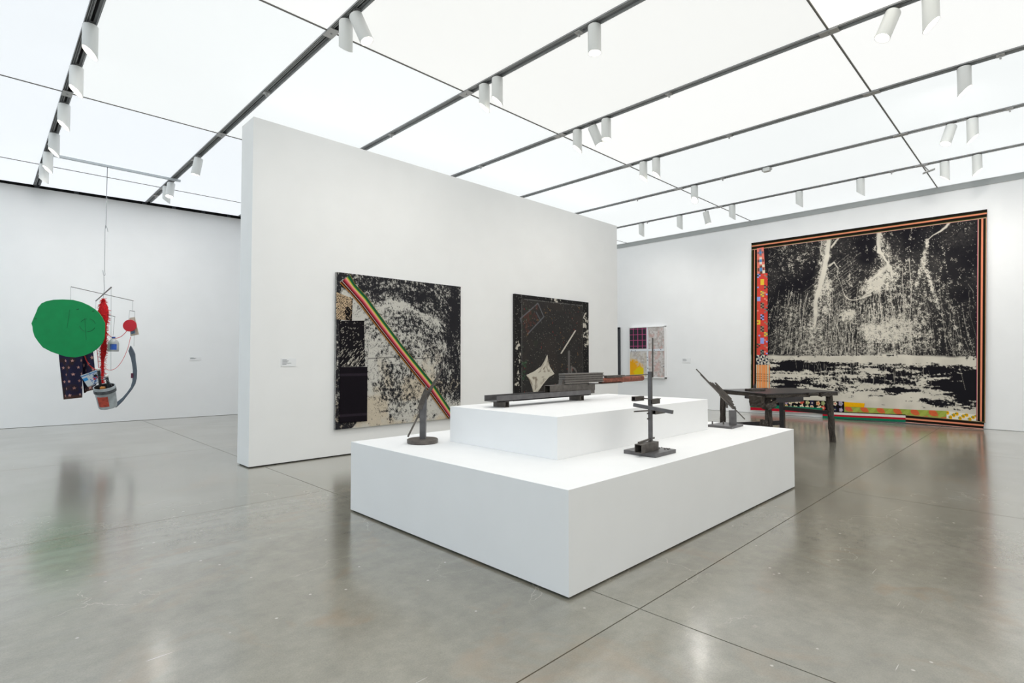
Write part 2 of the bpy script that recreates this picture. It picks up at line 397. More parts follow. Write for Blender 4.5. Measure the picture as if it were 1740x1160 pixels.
def spotlight(k, y, cut, target, label, tilt=(0, 0), warm=False, power=1.0):
    o = empty('track_spotlight', (TX[k], y, 3.945)); tag(o, label, 'spotlight', 'ceiling track spotlights')
    h = bpy.data.objects.new('housing', HOUS[cut].copy() if warm else HOUS[cut]); col.objects.link(h); h.parent = o
    if not h.data.materials: h.data.materials.append(LAMPY if warm else LAMPW)
    h.location = (0, 0, -.026 if tilt != (0, 0) else -.006)
    ln = bpy.data.objects.new('lens', lens_me); col.objects.link(ln); ln.parent = h
    if not lens_me.materials: lens_me.materials.append(LENS)
    if tilt != (0, 0):   # lean the housing so its foot moves along (dx, dy)
        ax = Vector((-tilt[1], tilt[0], 0)); ang = ax.length
        h.rotation_mode = 'AXIS_ANGLE'; h.rotation_axis_angle = (-ang, *ax.normalized())
    shared('stem', stem_me, STEMM, o); shared('adapter', adap_me, STEMM, o)
    ld = bpy.data.lights.new('lamp_light', 'SPOT'); ld.energy = SPOT_W*power*(.5 if target[2] < 1.0 else .32 if target[1] in (5.78, 5.8) else .8); ld.spot_size = math.radians(130); ld.spot_blend = 1.0
    ld.color = (1.0, 0.955, 0.90); ld.shadow_soft_size = 0.045
    lo = bpy.data.objects.new('lamp_light', ld); col.objects.link(lo); lo.parent = o
    p = Vector((TX[k]+tilt[0]*.25, y+tilt[1]*.25, 3.945-LEN-.06)); lo.location = p-Vector((TX[k], y, 3.945))
    d = Vector(target)-p; lo.rotation_euler = d.to_track_quat('-Z', 'Y').to_euler()
    return o
MOB = (1.2, 9.6, 1.4); P1C = (3.8, 5.78, 1.2); P2C = (6.7, 5.78, 1.2); PLC = (3.6, 2.7, .8); TAP = (11.28, 2.5, 1.8); P3C = (11.3, 6.9, 1.2)
R_ = (0.71057, -0.70363)
spotlight(0, 5.686, 'C', MOB, 'white spotlight nearest the viewer on the leftmost track, bright cut mouth', power=.33)
spotlight(0, 6.605, 'C', MOB, 'second white spotlight on the leftmost track, just before the panel seam', power=.33)
spotlight(0, 7.679, 'C', MOB, 'third white spotlight on the leftmost track, just beyond the panel seam', power=.33)
spotlight(0, 8.776, 'C', (0.9, 12.2, 1.5), 'fourth white spotlight on the leftmost track', power=.33)
spotlight(0, 9.637, 'C', (0.9, 12.2, 1.5), 'fifth white spotlight on the leftmost track, beside the suspension rail end', power=.33)
spotlight(0, 10.267, 'L', (0.4, 12.2, 1.5), 'farthest white spotlight on the leftmost track, near the black slot', power=.33)
spotlight(1, 4.113, 'B', (3.0, 5.8, 1.5), 'upright white spotlight beside the seam plate above the partition end')
spotlight(1, 3.954, 'O', P1C, 'white spotlight leaning right with open round mouth, above the partition end', (R_[0]*.42, R_[1]*.42))
spotlight(1, 8.358, 'O', MOB, 'small white spotlight on the second track, right of the mobile rail', (R_[0]*-.2, R_[1]*-.2))
spotlight(1, 9.882, 'O', MOB, 'white spotlight with lit mouth at the right end of the mobile rail', (-.15, -.2))
spotlight(1, 10.188, 'L', (2.5, 12.1, 1.5), 'white spotlight half hidden behind the lit one at the rail end', power=.6)
spotlight(2, 2.687, 'O', PLC, 'lone upright white spotlight at top centre with open round mouth')
spotlight(2, 4.087, 'L', P1C, 'left of two white spotlights beside the seam on the third track')
spotlight(2, 3.891, 'L', (4.6, 5.8, 1.2), 'right of two white spotlights beside the seam on the third track')
spotlight(3, 4.098, 'L', P2C, 'upright white spotlight left of the warm tilted one on the fourth track')
spotlight(3, 3.873, 'O', PLC, 'ivory spotlight leaning right between two upright white ones', (R_[0]*.40, R_[1]*.40), True)
spotlight(3, 3.667, 'O', PLC, 'upright white spotlight with round lit mouth right of the ivory tilted one')
spotlight(3, 0.857, 'O', PLC, 'large ivory spotlight leaning left near the top right corner', (R_[0]*-.42, R_[1]*-.42), True)
spotlight(3, 0.618, 'R', (7.5, 2.6, .6), 'large white spotlight cut off by the top edge of the view')
spotlight(4, 4.111, 'L', P2C, 'left of two white spotlights beside the seam on the fifth track')
spotlight(4, 3.903, 'L', (7.4, 5.8, 1.2), 'right of two white spotlights beside the seam on the fifth track')
spotlight(4, 0.558, 'R', TAP, 'single white spotlight with slanted lit mouth on the fifth track at right')
spotlight(5, 4.098, 'C', (7.9, 2.7, .6), 'single white spotlight by the seam on the sixth track')
spotlight(5, 0.814, 'O', (7.9, 2.7, .6), 'ivory spotlight leaning left at the right of the sixth track', (R_[0]*-.36, R_[1]*-.36), True)
spotlight(5, 0.624, 'R', (11.28, 1.4, 1.8), 'white spotlight with slanted lit mouth beside the ivory leaning one')
spotlight(6, 6.041, 'B', P3C, 'small white spotlight nearest the partition corner on the last track', power=.6)
spotlight(6, 5.174, 'B', P3C, 'second small white spotlight from the partition corner on the last track', power=.6)
spotlight(6, 4.639, 'O', (10.5, 3.5, 0), 'small white spotlight leaning right with round lit mouth on the last track', (R_[0]*.22, R_[1]*.22), power=.6)
spotlight(6, 4.129, 'B', (11.28, 4.0, 1.8), 'small white spotlight just right of the seam on the last track', power=.6)
spotlight(6, 2.986, 'B', (11.28, 3.2, 1.8), 'white spotlight on the last track above the upper left of the tapestry', power=.8)
spotlight(6, 2.095, 'B', (11.28, 2.2, 1.8), 'white spotlight on the last track above the middle of the tapestry', power=.8)
spotlight(6, 1.055, 'B', (11.28, 1.2, 1.8), 'unlit-looking white spotlight on the last track right of the second seam', power=.8)
spotlight(6, 0.701, 'R', (11.28, .8, 1.8), 'rightmost white spotlight on the last track with slanted lit mouth', power=.8)
# small bracket fitting by the second seam
bf = empty('track_bracket', (9.808, 1.293, 3.944)); tag(bf, 'small folded grey bracket hanging at the far seam crossing at right', 'bracket')
Mesh().bar((0, 0, 0), (.05, -.06, -.09), .012, .012).build('arm', PLATE, bf)
Mesh().bar((.03, .02, -.10), (.06, -.12, -.06), .07, .012).build('plate', PLATE, bf)
jb = empty('junction_box', (8.272, 2.956, 3.9555)); tag(jb, 'small white junction box under the sixth track', 'junction box')
Mesh().box((-.035, -.05, -.06), (.035, .05, 0)).build('case', LAMPW, jb, .006)
Mesh().box((-.02, -.07, -.04), (.02, .07, -.02)).build('lug', PLATE, jb)

# ------------------------------------------------------------------ plinths
pl = empty('plinth', (1.964, 1.610, 0)); tag(pl, 'wide low white display plinth standing on the floor', 'plinth')
Mesh().box((0, 0, .012), (3.071, 2.064, .507)).build('plinth_body', PLIN, pl, 0.0015)
Mesh().box((.02, .02, 0), (3.051, 2.044, .014)).build('toe_kick', DARK, pl)
pu = Mesh().box((0, 0, 0), (2.0, 1.04, .259)).build('plinth', PLIN, None, 0.0015); pu.location = (2.488, 2.125, .507)
tag(pu, 'smaller white plinth block stacked on top of the wide plinth', 'plinth')
ZP, ZU = .507, .766

# ------------------------------------------------------------------ steel sculpture on the upper plinth (runs along X)
B = empty('steel_sculpture', (3.2, 2.87, ZU)); tag(B, 'long low steel sculpture of channel, tubes and rusty pipe on the upper plinth', 'sculpture')
def bl(x, y, z): return (x-3.2, y-2.87, z-ZU)
for x0, x1 in ((2.702, 2.744), (3.583, 3.625)):
    Mesh().tube(bl((x0+x1)/2, 2.80, .7875), bl((x0+x1)/2, 2.925, .7875), .042, .043, .004).build('foot', STEEL, B)
Mesh().box(bl(2.625, 2.80, .809), bl(3.722, 2.806, .852)).box(bl(2.625, 2.932, .809), bl(3.722, 2.938, .852)).box(bl(2.625, 2.80, .809), bl(3.722, 2.938, .815)).build('channel', STEEL2, B)
Mesh().tube(bl(3.21, 2.845, .8755), bl(3.80, 2.845, .8755), .062, .060, .004).build('square_tube', STEEL, B)
Mesh().box(bl(3.72, 2.815, .820), bl(3.795, 2.875, .848)).build('tube_end_block', STEEL, B)
st = empty('plate_stack', bl(3.385, 2.80, .914)); st.parent = B
nlay = 9
for i in range(nlay):
    z0 = .0005+i*(.084/nlay); jit = RNG.uniform(-.006, .006)
    Mesh().box((jit, RNG.uniform(-.003, .006), z0), (.525+RNG.uniform(-.006, .006), .07, z0+.084/nlay-.003)).build('plate', STEEL if i % 2 else plain('lighter_steel_plate', (132, 126, 120), .45, .25, .35, 60, .2, .5, (4, 4, 40)), st)  # every other plate takes a lighter steel colour
Mesh().box((.002, .008, 0), (.52, .066, .083)).build('stack_core', BLACKS, st)
Mesh().prism([(3.352, .906), (3.384, .906), (3.384, .945), (3.366, .948)], 2.815, 2.85, lambda u, v, d: bl(u, d, v)).build('end_shard', STEEL, B)
pp = Mesh(); n = 20
pa, pb = Vector(bl(3.90, 2.83, .921)), Vector(bl(4.58, 2.83, .929)); r0, r1 = .026, .022
V = []; F = []
for c, r in ((pa, r0), (pb, r0), (pb, r1), (pa, r1)):
    for k in range(n):
        t = 2*math.pi*k/n; V.append((c.x, c.y+r*math.cos(t), c.z+r*math.sin(t)))
for i in range(4):
    j = (i+1) % 4
    for k in range(n): F.append((i*n+k, i*n+(k+1) % n, j*n+(k+1) % n, j*n+k))
pp.add(V, F); pp.build('rusty_pipe', RUST, B, 0, True)
Mesh().box(bl(3.96, 2.80, .962), bl(4.24, 2.86, .967)).box(bl(3.975, 2.815, .946), bl(4.22, 2.845, .962)).build('top_angle', STEEL, B)
Mesh().box(bl(3.70, 2.80, .896), bl(4.20, 2.85, .902)).build('under_strip', STEEL, B)
Mesh().rod([bl(4.20, 2.84, .956), bl(4.80, 2.84, .962)], .005, 8).build('thin_rod', STEEL, B)

# ------------------------------------------------------------------ round-based sculpture (left of the lower plinth)
ab_ = (2.308, 3.258, ZP); A_ = empty('steel_sculpture', ab_, VIEW_RZ); tag(A_, 'steel sculpture with round base, upright post and long diagonal rod', 'sculpture')
Mesh().lathe([(.108, 0), (.112, .004), (.112, .026), (.108, .030)], (0, 0, 0), 40).build('round_base', STEEL, A_, 0, True)
Q = [(-0.017,0.0,0.0085),(0.0258,0.0,0.0085),(-0.0204,0.0,0.265),(-0.0102,0.0,0.3936),(0.037,0.0,0.4151),(0.0419,0.0,0.265)]
Mesh().prism([(-.018, .028), (.023, .028), (.030, .33), (.022, .42), (.012, .36), (-.018, .28)], -.022, .022, lambda u, v, d: (u, d, v)).build('post', STEEL2, A_, .001)
Mesh().prism([(-.03, .18), (-.016, .18), (-.014, .31), (-.026, .30)], -.012, .016, lambda u, v, d: (u, d, v)).build('side_plate', STEEL, A_)
wr = empty('angled_stack', (0, 0, 0)); wr.parent = A_
PA = [(-0.1015,-0.03,0.0471),(0.1424,0.03,0.5564),(-0.0097,0.0,0.2864),(0.0798,0.0,0.4795),(0.0158,0.0,0.3421),(0.1271,0.0,0.5095)]
for i in range(6):
    o_ = .006*i
    a = Vector((-.020+o_*1.2, -.024+.008*i, .245+.012*i)); b = Vector((.030+o_*.4, -.024+.008*i, .385-.006*i))
    Mesh().bar(a, b, .007, .034-.003*i, (1, 0, -.4)).build('stacked_strip', STEEL, wr)
Mesh().bar(PA[0], PA[1], .013, .012).build('diagonal_rod', STEEL, A_)
Mesh().bar(Vector(PA[4])+Vector((.006, -.006, 0)), Vector(PA[5])+Vector((.002, -.004, 0)), .018, .016).build('thick_bar', STEEL, A_)

# ------------------------------------------------------------------ tall post sculpture (front of the lower plinth), square to the plinth
cb = (3.105, 1.855, ZP); Cc = empty('steel_sculpture', cb); tag(Cc, 'upright steel post sculpture on a square plate with box-tube arms', 'sculpture')
Mesh().hexa([(-.135, -.11, 0), (.12, -.11, 0), (.12, .12, 0), (-.135, .12, 0), (-.135, -.11, .024), (.12, -.11, .024), (.12, .12, .024), (-.135, .12, .024)]).build('base_plate', STEEL2, Cc, .001)
lt = Mesh()
for i in range(16):
    x = .03+RNG.uniform(0, .085); y = -.09+RNG.uniform(0, .16); lt.bar((x, y, .026), (x+RNG.uniform(-.012, .012), y+RNG.uniform(.004, .014), .026), .005, .004)
tag(lt.build('weld_beads', STEEL, Cc), kind='stuff')
Mesh().tube((-.185, -.02, .052), (.015, -.02, .052), .052, .054, .004).build('base_tube', STEEL, Cc)
Mesh().bar((-.165, -.01, .086), (.045, .005, .094), .012, .010).build('base_rod', STEEL, Cc)
PC = [(-0.0033,0.0,0.0591),(0.0008,0.0,0.5275),(0.0162,0.0,0.746),(0.0139,0.0,0.4893),(-0.1096,0.0,0.3672),(-0.0372,0.0,0.3328),(-0.0103,0.0,0.3481),(0.0544,0.0,0.3175),(-0.11,0.0,0.3158),(0.0847,0.0,0.287),(-0.1104,0.0,0.2681),(0.0196,0.0,0.2757),(0.0195,0.0,0.2642),(0.0962,0.0,0.2908),(-0.0226,0.0,0.2567),(-0.0229,0.0,0.2224),(-0.1097,0.0,0.3501),(0.0201,0.0,0.3328)]
def vw(p, dd=0.0):      # from across-view offsets to the sculpture's own axes
    c_, s_ = math.cos(VIEW_RZ), math.sin(VIEW_RZ); y_ = p[1]+dd
    return Vector((p[0]*c_-y_*s_, p[0]*s_+y_*c_, p[2]))
pz0, pz1 = .075, PC[1][2]; pc = vw(PC[0]); pc.z = 0
Mesh().box((pc.x-.011, pc.y-.011, .024), (pc.x+.011, pc.y+.011, pz1)).build('post', STEEL2, Cc, .001)
tr_ = vw(PC[2]); tr2 = vw(PC[3])
Mesh().bar((tr2.x, tr2.y, tr2.z), (tr_.x, tr_.y, tr_.z), .0075, .0075, (1, 0, 0)).build('top_rod', STEEL, Cc)
a = vw(PC[16]); Mesh().tube((a.x-.004, a.y, a.z), (a.x+.10, a.y, a.z), .030, .030, .003).build('left_tube', STEEL, Cc)
a = vw(PC[6], -.02); Mesh().tube((a.x+.004, a.y, a.z-.016), (a.x+.10, a.y, a.z-.016), .030, .030, .003).box((a.x+.004, a.y-.014, a.z-.001), (a.x+.115, a.y+.014, a.z+.002)).build('right_tube', STEEL, Cc)
a = vw(PC[8]); b = vw(PC[9], 0)
Mesh().bar((a.x, a.y, a.z-.004), (a.x+.02, a.y-.265, a.z-.034), .018, .022).build('cross_bar', STEEL2, Cc)
a = vw(PC[12]); Mesh().tube((a.x, a.y, a.z), (a.x+.12, a.y, a.z), .028, .028, .003).build('outer_tube', STEEL, Cc)
a = vw(PC[10]); b = vw(PC[11]); Mesh().rod([a, b], .0045, 8).build('side_rod', STEEL, Cc)
for q in (14, 15):
    a = vw(PC[q]); Mesh().box((a.x-.012, a.y-.004, a.z-.004), (pc.x, pc.y+.004, a.z+.004)).build('peg', STEEL, Cc)
a = vw(PC[16]); Mesh().rod([(a.x+.09, a.y, a.z), (pc.x, pc.y, a.z)], .004, 8).build('tie_rod', STEEL, Cc)

# ------------------------------------------------------------------ small diagonal sculpture at the far right corner of the lower plinth
db = (4.80, 2.05, ZP); D = empty('steel_sculpture', db, VIEW_RZ); tag(D, 'small steel sculpture of stacked diagonal strips on a flat plate at the plinth corner', 'sculpture')
c_, s_ = math.cos(-VIEW_RZ), math.sin(-VIEW_RZ)
def rot(x, y, z): return (x*c_-y*s_, x*s_+y*c_, z)
pts = [(-.155, -.065), (.125, -.05), (.14, .135), (-.15, .16)]
Mesh().hexa([rot(x, y, 0) for x, y in pts]+[rot(x, y, .02) for x, y in pts]).build('base_plate', STEEL2, D, .001)
PD = [(-0.0192,0.0,0.0157),(0.0361,0.0,0.0156),(-0.0201,0.0,0.1469),(0.0353,0.0,0.1469),(-0.3137,0.0,0.5159),(0.1159,0.0,0.068),(-0.2666,0.0,0.4762),(-0.1727,0.0,0.3786),(-0.2042,0.0,0.3971),(-0.1004,0.0,0.2574),(0.0144,0.0,0.1626),(-0.0421,0.0,0.2731),(-0.033,0.0,0.1679),(-0.156,0.0,0.0315),(-0.0558,0.0,0.0367),(0.0305,0.0,0.1837)]
Mesh().hexa([(PD[0][0], -.018, .02), (PD[1][0], -.018, .02), (PD[1][0], .018, .02), (PD[0][0], .018, .02), (PD[2][0], -.018, PD[2][2]), (PD[3][0], -.018, PD[3][2]), (PD[3][0], .018, PD[3][2]), (PD[2][0], .018, PD[2][2])]).build('post', STEEL2, D, .001)
d0 = Vector(PD[4]); d1 = Vector(PD[5]); ax = (d1-d0).normalized(); nn = Vector((ax.z, 0, -ax.x)); nn = nn if nn.x > 0 else -nn; Ltot = (d1-d0).length
Mesh().bar(d0, d1, .010, .008).build('diagonal_rod', STEEL, D)
specs = [(.10, .60, .010, -.004), (.27, .80, .014, .007), (.30, .74, .014, .018), (.36, .70, .014, .029), (.33, .66, .010, .038), (.50, .78, .008, -.010)]
for (f0, f1, w_, off) in specs:
    Mesh().bar(d0+ax*Ltot*f0+nn*off, d0+ax*Ltot*f1+nn*off, .024, .0085, tuple(nn)).build('stacked_strip', STEEL, D)
Mesh().rod([(PD[15][0], 0, PD[2][2]-.005), (PD[15][0], 0, PD[15][2])], .005, 8).build('pin', STEEL, D)
Mesh().bar((PD[11][0], .02, PD[11][2]), (PD[12][0], .02, PD[12][2]), .014, .014, (0, 1, 0)).build('hanging_strip', STEEL, D)
for q in (13, 14): Mesh().lathe([(.006, .018), (.006, .045)], (PD[q][0], PD[q][1]+.05, 0), 10).build('peg', STEEL, D)

# ------------------------------------------------------------------ black welded table
TB = empty('metal_table', (7.93, 2.73, 0)); tag(TB, 'blackened welded metal table standing in front of the tapestry', 'table')
def tl(x, y, z): return (x-7.93, y-2.73, z)
ql, qf, qr, qb = (7.647, 3.445), (7.045, 2.575), (8.239, 2.050), (8.797, 2.835)
def bil(s, t): # s along front->right, t along front->left
    x = (qf[0]*(1-s)+qr[0]*s)*(1-t)+(ql[0]*(1-s)+qb[0]*s)*t; y = (qf[1]*(1-s)+qr[1]*s)*(1-t)+(ql[1]*(1-s)+qb[1]*s)*t
    return x, y
def tq(z0, z1, s0, s1, t0, t1):
    P = [bil(s0, t0), bil(s1, t0), bil(s1, t1), bil(s0, t1)]
    return [tl(x, y, z0) for x, y in P]+[tl(x, y, z1) for x, y in P]
Mesh().hexa(tq(.660, .672, 0, 1, 0, 1)).build('top_plate', BLACKS, TB)
def crust(name, hexpts, nsub=7, amp=.008, parent=TB, mat=BLACKEN):
    me = Mesh().hexa(hexpts).data(name); bm = bmesh.new(); bm.from_mesh(me)
    bmesh.ops.subdivide_edges(bm, edges=[e for e in bm.edges if e.calc_length() > .05], cuts=nsub, use_grid_fill=True)
    for v in bm.verts: v.co += Vector((RNG.uniform(-1, 1), RNG.uniform(-1, 1), RNG.uniform(-1, 1)))*amp
    bm.to_mesh(me); bm.free(); me.materials.append(mat); o = bpy.data.objects.new(name, me); col.objects.link(o); o.parent = parent; return o
crust('front_rail', tq(.622, .660, .02, .98, .01, .045))
crust('left_rail', tq(.618, .660, .01, .05, .05, .95))
crust('back_rail', tq(.622, .660, .02, .98, .955, .99))
crust('right_rail', tq(.622, .660, .95, .99, .05, .95))
def leg(name, base, top, w, crusty=True):
    bx, by = base; tx_, ty_ = top; h = w/2
    P = [tl(bx-h, by-h, 0), tl(bx+h, by-h, 0), tl(bx+h, by+h, 0), tl(bx-h, by+h, 0), tl(tx_-h, ty_-h, .625), tl(tx_+h, ty_-h, .625), tl(tx_+h, ty_+h, .625), tl(tx_-h, ty_+h, .625)]
    if crusty: return crust('leg', P, 9, .007)
    return Mesh().hexa(P).build('leg', BLACKS, TB)
leg('leg', (8.1388,2.1191), (8.1139,2.144), .062)
leg('leg', (7.222, 2.592), (7.20, 2.612), .062)
leg('leg', (7.66, 3.40), (7.66, 3.40), .056)
leg('leg', (8.46, 2.86), (8.46, 2.86), .062, False)
Mesh().bar(tl(8.46, 2.86, .385), tl(8.15, 2.13, .385), .03, .05).build('stretcher', BLACKS, TB)
Mesh().bar(tl(8.46, 2.86, .17), tl(7.66, 3.38, .16), .04, .06).build('low_stretcher', BLACKS, TB)
crust('welded_slab', tq(.50, .635, -.035, .015, .04, .27), 4, .006, TB, plain('brown_black_metal', (72, 64, 58), .6, .3, .3, 30, .3))
Mesh().hexa(tq(.585, .625, .0, .06, .24, .42)).build('apron_block', BLACKS, TB)
Mesh().hexa(tq(.555, .618, .14, .50, .01, .07)).build('drawer_block', BLACKS, TB)
Mesh().hexa(tq(.56, .615, .30, .36, .3, .7)).build('cross_brace', BLACKS, TB)
Mesh().hexa(tq(.585, .62, .55, .80, .30, .36)).build('thin_brace', BLACKS, TB)
crust('corner_bracket', tq(.615, .665, .72, .86, -.02, .03), 4, .008)
crust('bolted_plate', tq(.645, .668, .55, .68, -.025, .01), 3, .004)
crust('raised_tray', tq(.672, .70, .12, .30, .45, .62), 4, .006)
crust('leg_clamp', [tl(x-.03, y+.0, z) for x, y, z in ((7.14, 2.565, .47), (7.23, 2.50, .50), (7.30, 2.56, .50), (7.17, 2.66, .47), (7.10, 2.60, .53), (7.23, 2.50, .58), (7.30, 2.56, .58), (7.17, 2.66, .53))], 3, .010)
crust('leg_boss', [tl(x, y, z) for x, y, z in ((7.11, 2.64, .25), (7.17, 2.60, .25), (7.20, 2.65, .25), (7.14, 2.69, .25), (7.11, 2.64, .33), (7.17, 2.60, .33), (7.20, 2.65, .33), (7.14, 2.69, .33))], 3, .010)
Mesh().lathe([(.018, 0), (.018, .05), (.012, .054), (.012, .075)], tl(*bil(.44, .93), .672), 12).build('bolt_post', BLACKS, TB)
Mesh().hexa(tq(.672, .680, .40, .62, .93, .96)).build('edge_strip', BLACKS, TB)

# ------------------------------------------------------------------ tapestry on the right wall
TPS = empty('tapestry', (11.28, 2.6, 0)); tag(TPS, 'huge black and cream bleached cloth tapestry with orange striped borders on the wall', 'tapestry')
CL = printed('printed_cloth', 0.9, 0.2, 500, 0.1)
tc = [(4.3578,3.4833),(0.7056,3.4634),(0.822,0.0084),(4.4256,0.0512)]
def tsurf(a, b, lift=0.0):
    a = np.asarray(a, float); b = np.asarray(b, float)
    y = (tc[0][0]*(1-a)+tc[1][0]*a)*(1-b)+(tc[3][0]*(1-a)+tc[2][0]*a)*b
    z = (tc[0][1]*(1-a)+tc[1][1]*a)*(1-b)+(tc[3][1]*(1-a)+tc[2][1]*a)*b
    bow = 0.045*np.sin(np.pi*np.clip(b, 0, 1))*np.clip(a-.75, 0, 1)*4
    w = .008*np.sin(a*23+1.5*np.sin(b*3))*np.clip(b*1.2, 0, 1)+.006*np.sin(a*41+b*5)*np.clip(a-.7, 0, 1)*3
    return np.stack([-0.0+w-.004-lift, y+bow*.0-2.6, z], -1)
def tquad(name, q, nx, ny, fn, lift, sub=None):
    s, t = np.meshgrid(np.linspace(0, 1, nx), np.linspace(0, 1, ny)); q = [np.array(p) for p in q]
    ab2 = (q[0]*(1-s[..., None])+q[1]*s[..., None])*(1-t[..., None])+(q[3]*(1-s[..., None])+q[2]*s[..., None])*t[..., None]
    return grid_object(name, tsurf(ab2[..., 0], ab2[..., 1], lift), fn(s, t), CL, TPS, .003)
INK, CREAM = C((27, 26, 31)), C((206, 200, 187))
def paint_tapestry(a, b):
    n1 = fbm(a*70, b*66, 1, 4); n2 = np.random.RandomState(5).rand(*a.shape); n3 = fbm(a*170, b*150, 9, 2); nv = fbm(a*110, b*16, 13, 3); nb = fbm(a*9, b*9, 15, 4)
    wx = a+.010*(fbm(a*30, b*30, 41, 3)-.5); wy = b+.010*(fbm(a*30, b*30, 47, 3)-.5)   # ragged edges
    f = np.zeros_like(a)          # solid bleach
    d = np.zeros_like(a)          # speckle density
    S = lambda poly, g=1.0, so=1.0: stroke(f, wx, wy, poly, g, so)
    Dn = lambda poly, g=1.0, so=1.6: stroke(d, a, b, poly, g, so)
    S([(0.3913,0.0096,0.008),(0.389,0.0639,0.0105),(0.3788,0.143,0.01),(0.3685,0.2224,0.0115),(0.3498,0.3014,0.0115),(0.3337,0.3651,0.0085),(0.3315,0.4463,0.0085),(0.3291,0.5016,0.00375)], 1.0, .5)
    S([(0.4419,0.0245,0.0025),(0.4237,0.0533,0.0032500000000000003),(0.4053,0.0824,0.00375)]); S([(0.3562,0.0426,0.002),(0.3511,0.0905,0.002),(0.3596,0.1274,0.0025)], .8)
    S([(0.3953,0.1837,0.0055000000000000005),(0.4139,0.1668,0.0022500000000000003),(0.4301,0.1975,0.0015),(0.4331,0.2391,0.000625),(0.4494,0.3041,0.000625),(0.4681,0.3561,0.0017499999999999998),(0.4838,0.3761,0.0025),(0.5144,0.3784,0.0017499999999999998),(0.547,0.3685,0.003),(0.5766,0.3586,0.004)], .95)
    S([(0.6077,0.0249,0.006999999999999999),(0.6079,0.0522,0.0085),(0.6059,0.0974,0.005),(0.6111,0.1375,0.006999999999999999),(0.6281,0.1671,0.0034999999999999996),(0.6425,0.196,0.0034999999999999996),(0.6499,0.2239,0.009000000000000001),(0.6571,0.2486,0.004),(0.6644,0.2763,0.0025)], 1.0, .5)
    S([(0.6451,0.2143,0.008),(0.6168,0.2441,0.008),(0.5929,0.2626,0.006),(0.5662,0.2965,0.003)], .95, 1.2); S([(0.6198,0.3138,0.00375),(0.5813,0.3346,0.0045000000000000005),(0.542,0.365,0.0034999999999999996)], .8, 1.6)
    S([(0.6313,0.2668,0.005),(0.6244,0.2901,0.006),(0.6151,0.3194,0.0025),(0.6133,0.3857,0.0015),(0.6213,0.4766,0.0015),(0.6366,0.5822,0.00125)], .9)
    S([(0.875,0.0294,0.0032500000000000003),(0.8607,0.0521,0.004),(0.8421,0.0714,0.0027500000000000003),(0.8168,0.087,0.0015),(0.7933,0.1118,0.0015)], .95)
    for q_ in ([(0.6526,0.2691,0.00125),(0.6634,0.4191,0.00125),(0.675,0.6569,0.001)], [(0.7278,0.1893,0.00125),(0.7385,0.3657,0.00125),(0.7312,0.5402,0.00125),(0.7438,0.6713,0.001)], [(0.701,0.23,0.001),(0.7097,0.4221,0.00125),(0.7051,0.6568,0.001)], [(0.2912,0.3225,0.00125),(0.2745,0.3938,0.00125),(0.2639,0.5256,0.001),(0.23,0.6913,0.001)], [(0.4763,0.4069,0.001),(0.4928,0.5327,0.00125),(0.517,0.6882,0.001)], [(0.4026,0.4341,0.001),(0.4299,0.5149,0.00125),(0.4784,0.673,0.001)], [(0.5771,0.4135,0.001),(0.588,0.5357,0.001),(0.5841,0.6571,0.001)], [(0.2141,0.5072,0.001),(0.1762,0.6581,0.001)]):
        S(q_, .75)
    Dn([(0.7933,0.1061,0.005),(0.7894,0.1544,0.00625),(0.7835,0.2111,0.01),(0.7707,0.2528,0.0075),(0.7561,0.3381,0.0075)], .5); Dn([(0.7926,0.2553,0.005),(0.8151,0.3435,0.00625),(0.8375,0.4445,0.005)], .5)
    Dn([(0.3393,0.372,0.015),(0.3321,0.5277,0.03),(0.3219,0.674,0.045)], .42); Dn([(0.3825,0.2722,0.025),(0.37,0.4323,0.0225)], .5)
    Dn([(0.3751,0.0133,0.015),(0.3681,0.1739,0.02),(0.3473,0.3337,0.02)], .5); Dn([(0.6103,0.0526,0.0125),(0.6425,0.193,0.02),(0.6242,0.266,0.03)], .45)
    for c_, rx, ry, g in ((((0.4819,0.4605)), .055, .06, .72), (((0.6552,0.5438)), .16, .10, .82), (((0.6386,0.5373)), .06, .05, .8), (((0.7654,0.599)), .12, .08, .45), (((0.5933,0.3113)), .09, .06, .68), (((0.5529,0.4733)), .17, .16, .36),
                          (((0.673,0.4494)), .22, .22, .36), (((0.2142,0.524)), .14, .24, .30), (((0.2117,0.1207)), .15, .14, .26), (((0.8086,0.5426)), .18, .2, .32), (((0.4492,0.2788)), .14, .14, .24),
                          (((0.33,0.6252)), .10, .12, .40), (((0.8486,0.29)), .1, .16, .2), (((0.579,0.6267)), .25, .08, .36), (((0.6479,0.2686)), .1, .12, .42), (((0.9143,0.6287)), .07, .1, .34), (((0.7402,0.3076)), .1, .16, .28)):
        d = np.maximum(d, g*(.86 if g < .4 else 1.0)*blob(a, b, c_, rx, ry, .9)*(0.45+1.1*nb))
    r = np.random.RandomState(11)
    lines = np.zeros_like(a)
    for i in range(420):         # fine falling scratches
        x = r.normal(.50, .24); y0 = r.uniform(.28, .62); y1 = min(.69, y0+r.uniform(.06, .30)); sl = (x-.50)*.42+r.normal(0, .09)
        if x < .07 or x > .95: continue
        ym = (y0+y1)/2; k = sl*(y1-y0)
        stroke(lines, a, b, [(x, y0, .0005), (x+k*.45+r.normal(0, .005), ym, .0007), (x+k, y1, .0005)], r.uniform(.2, .8)*(1.0 if .2 < x < .75 else .6), 1.0)
    for i in range(60):          # long rays sweeping to the upper right
        x = r.uniform(.40, .53); y = r.uniform(.13, .40); L = r.uniform(.06, .18)
        stroke(lines, a, b, [(x-L*.9, y+L*.75, .0004), (x, y, .0006)], r.uniform(.12, .4), 1.0)
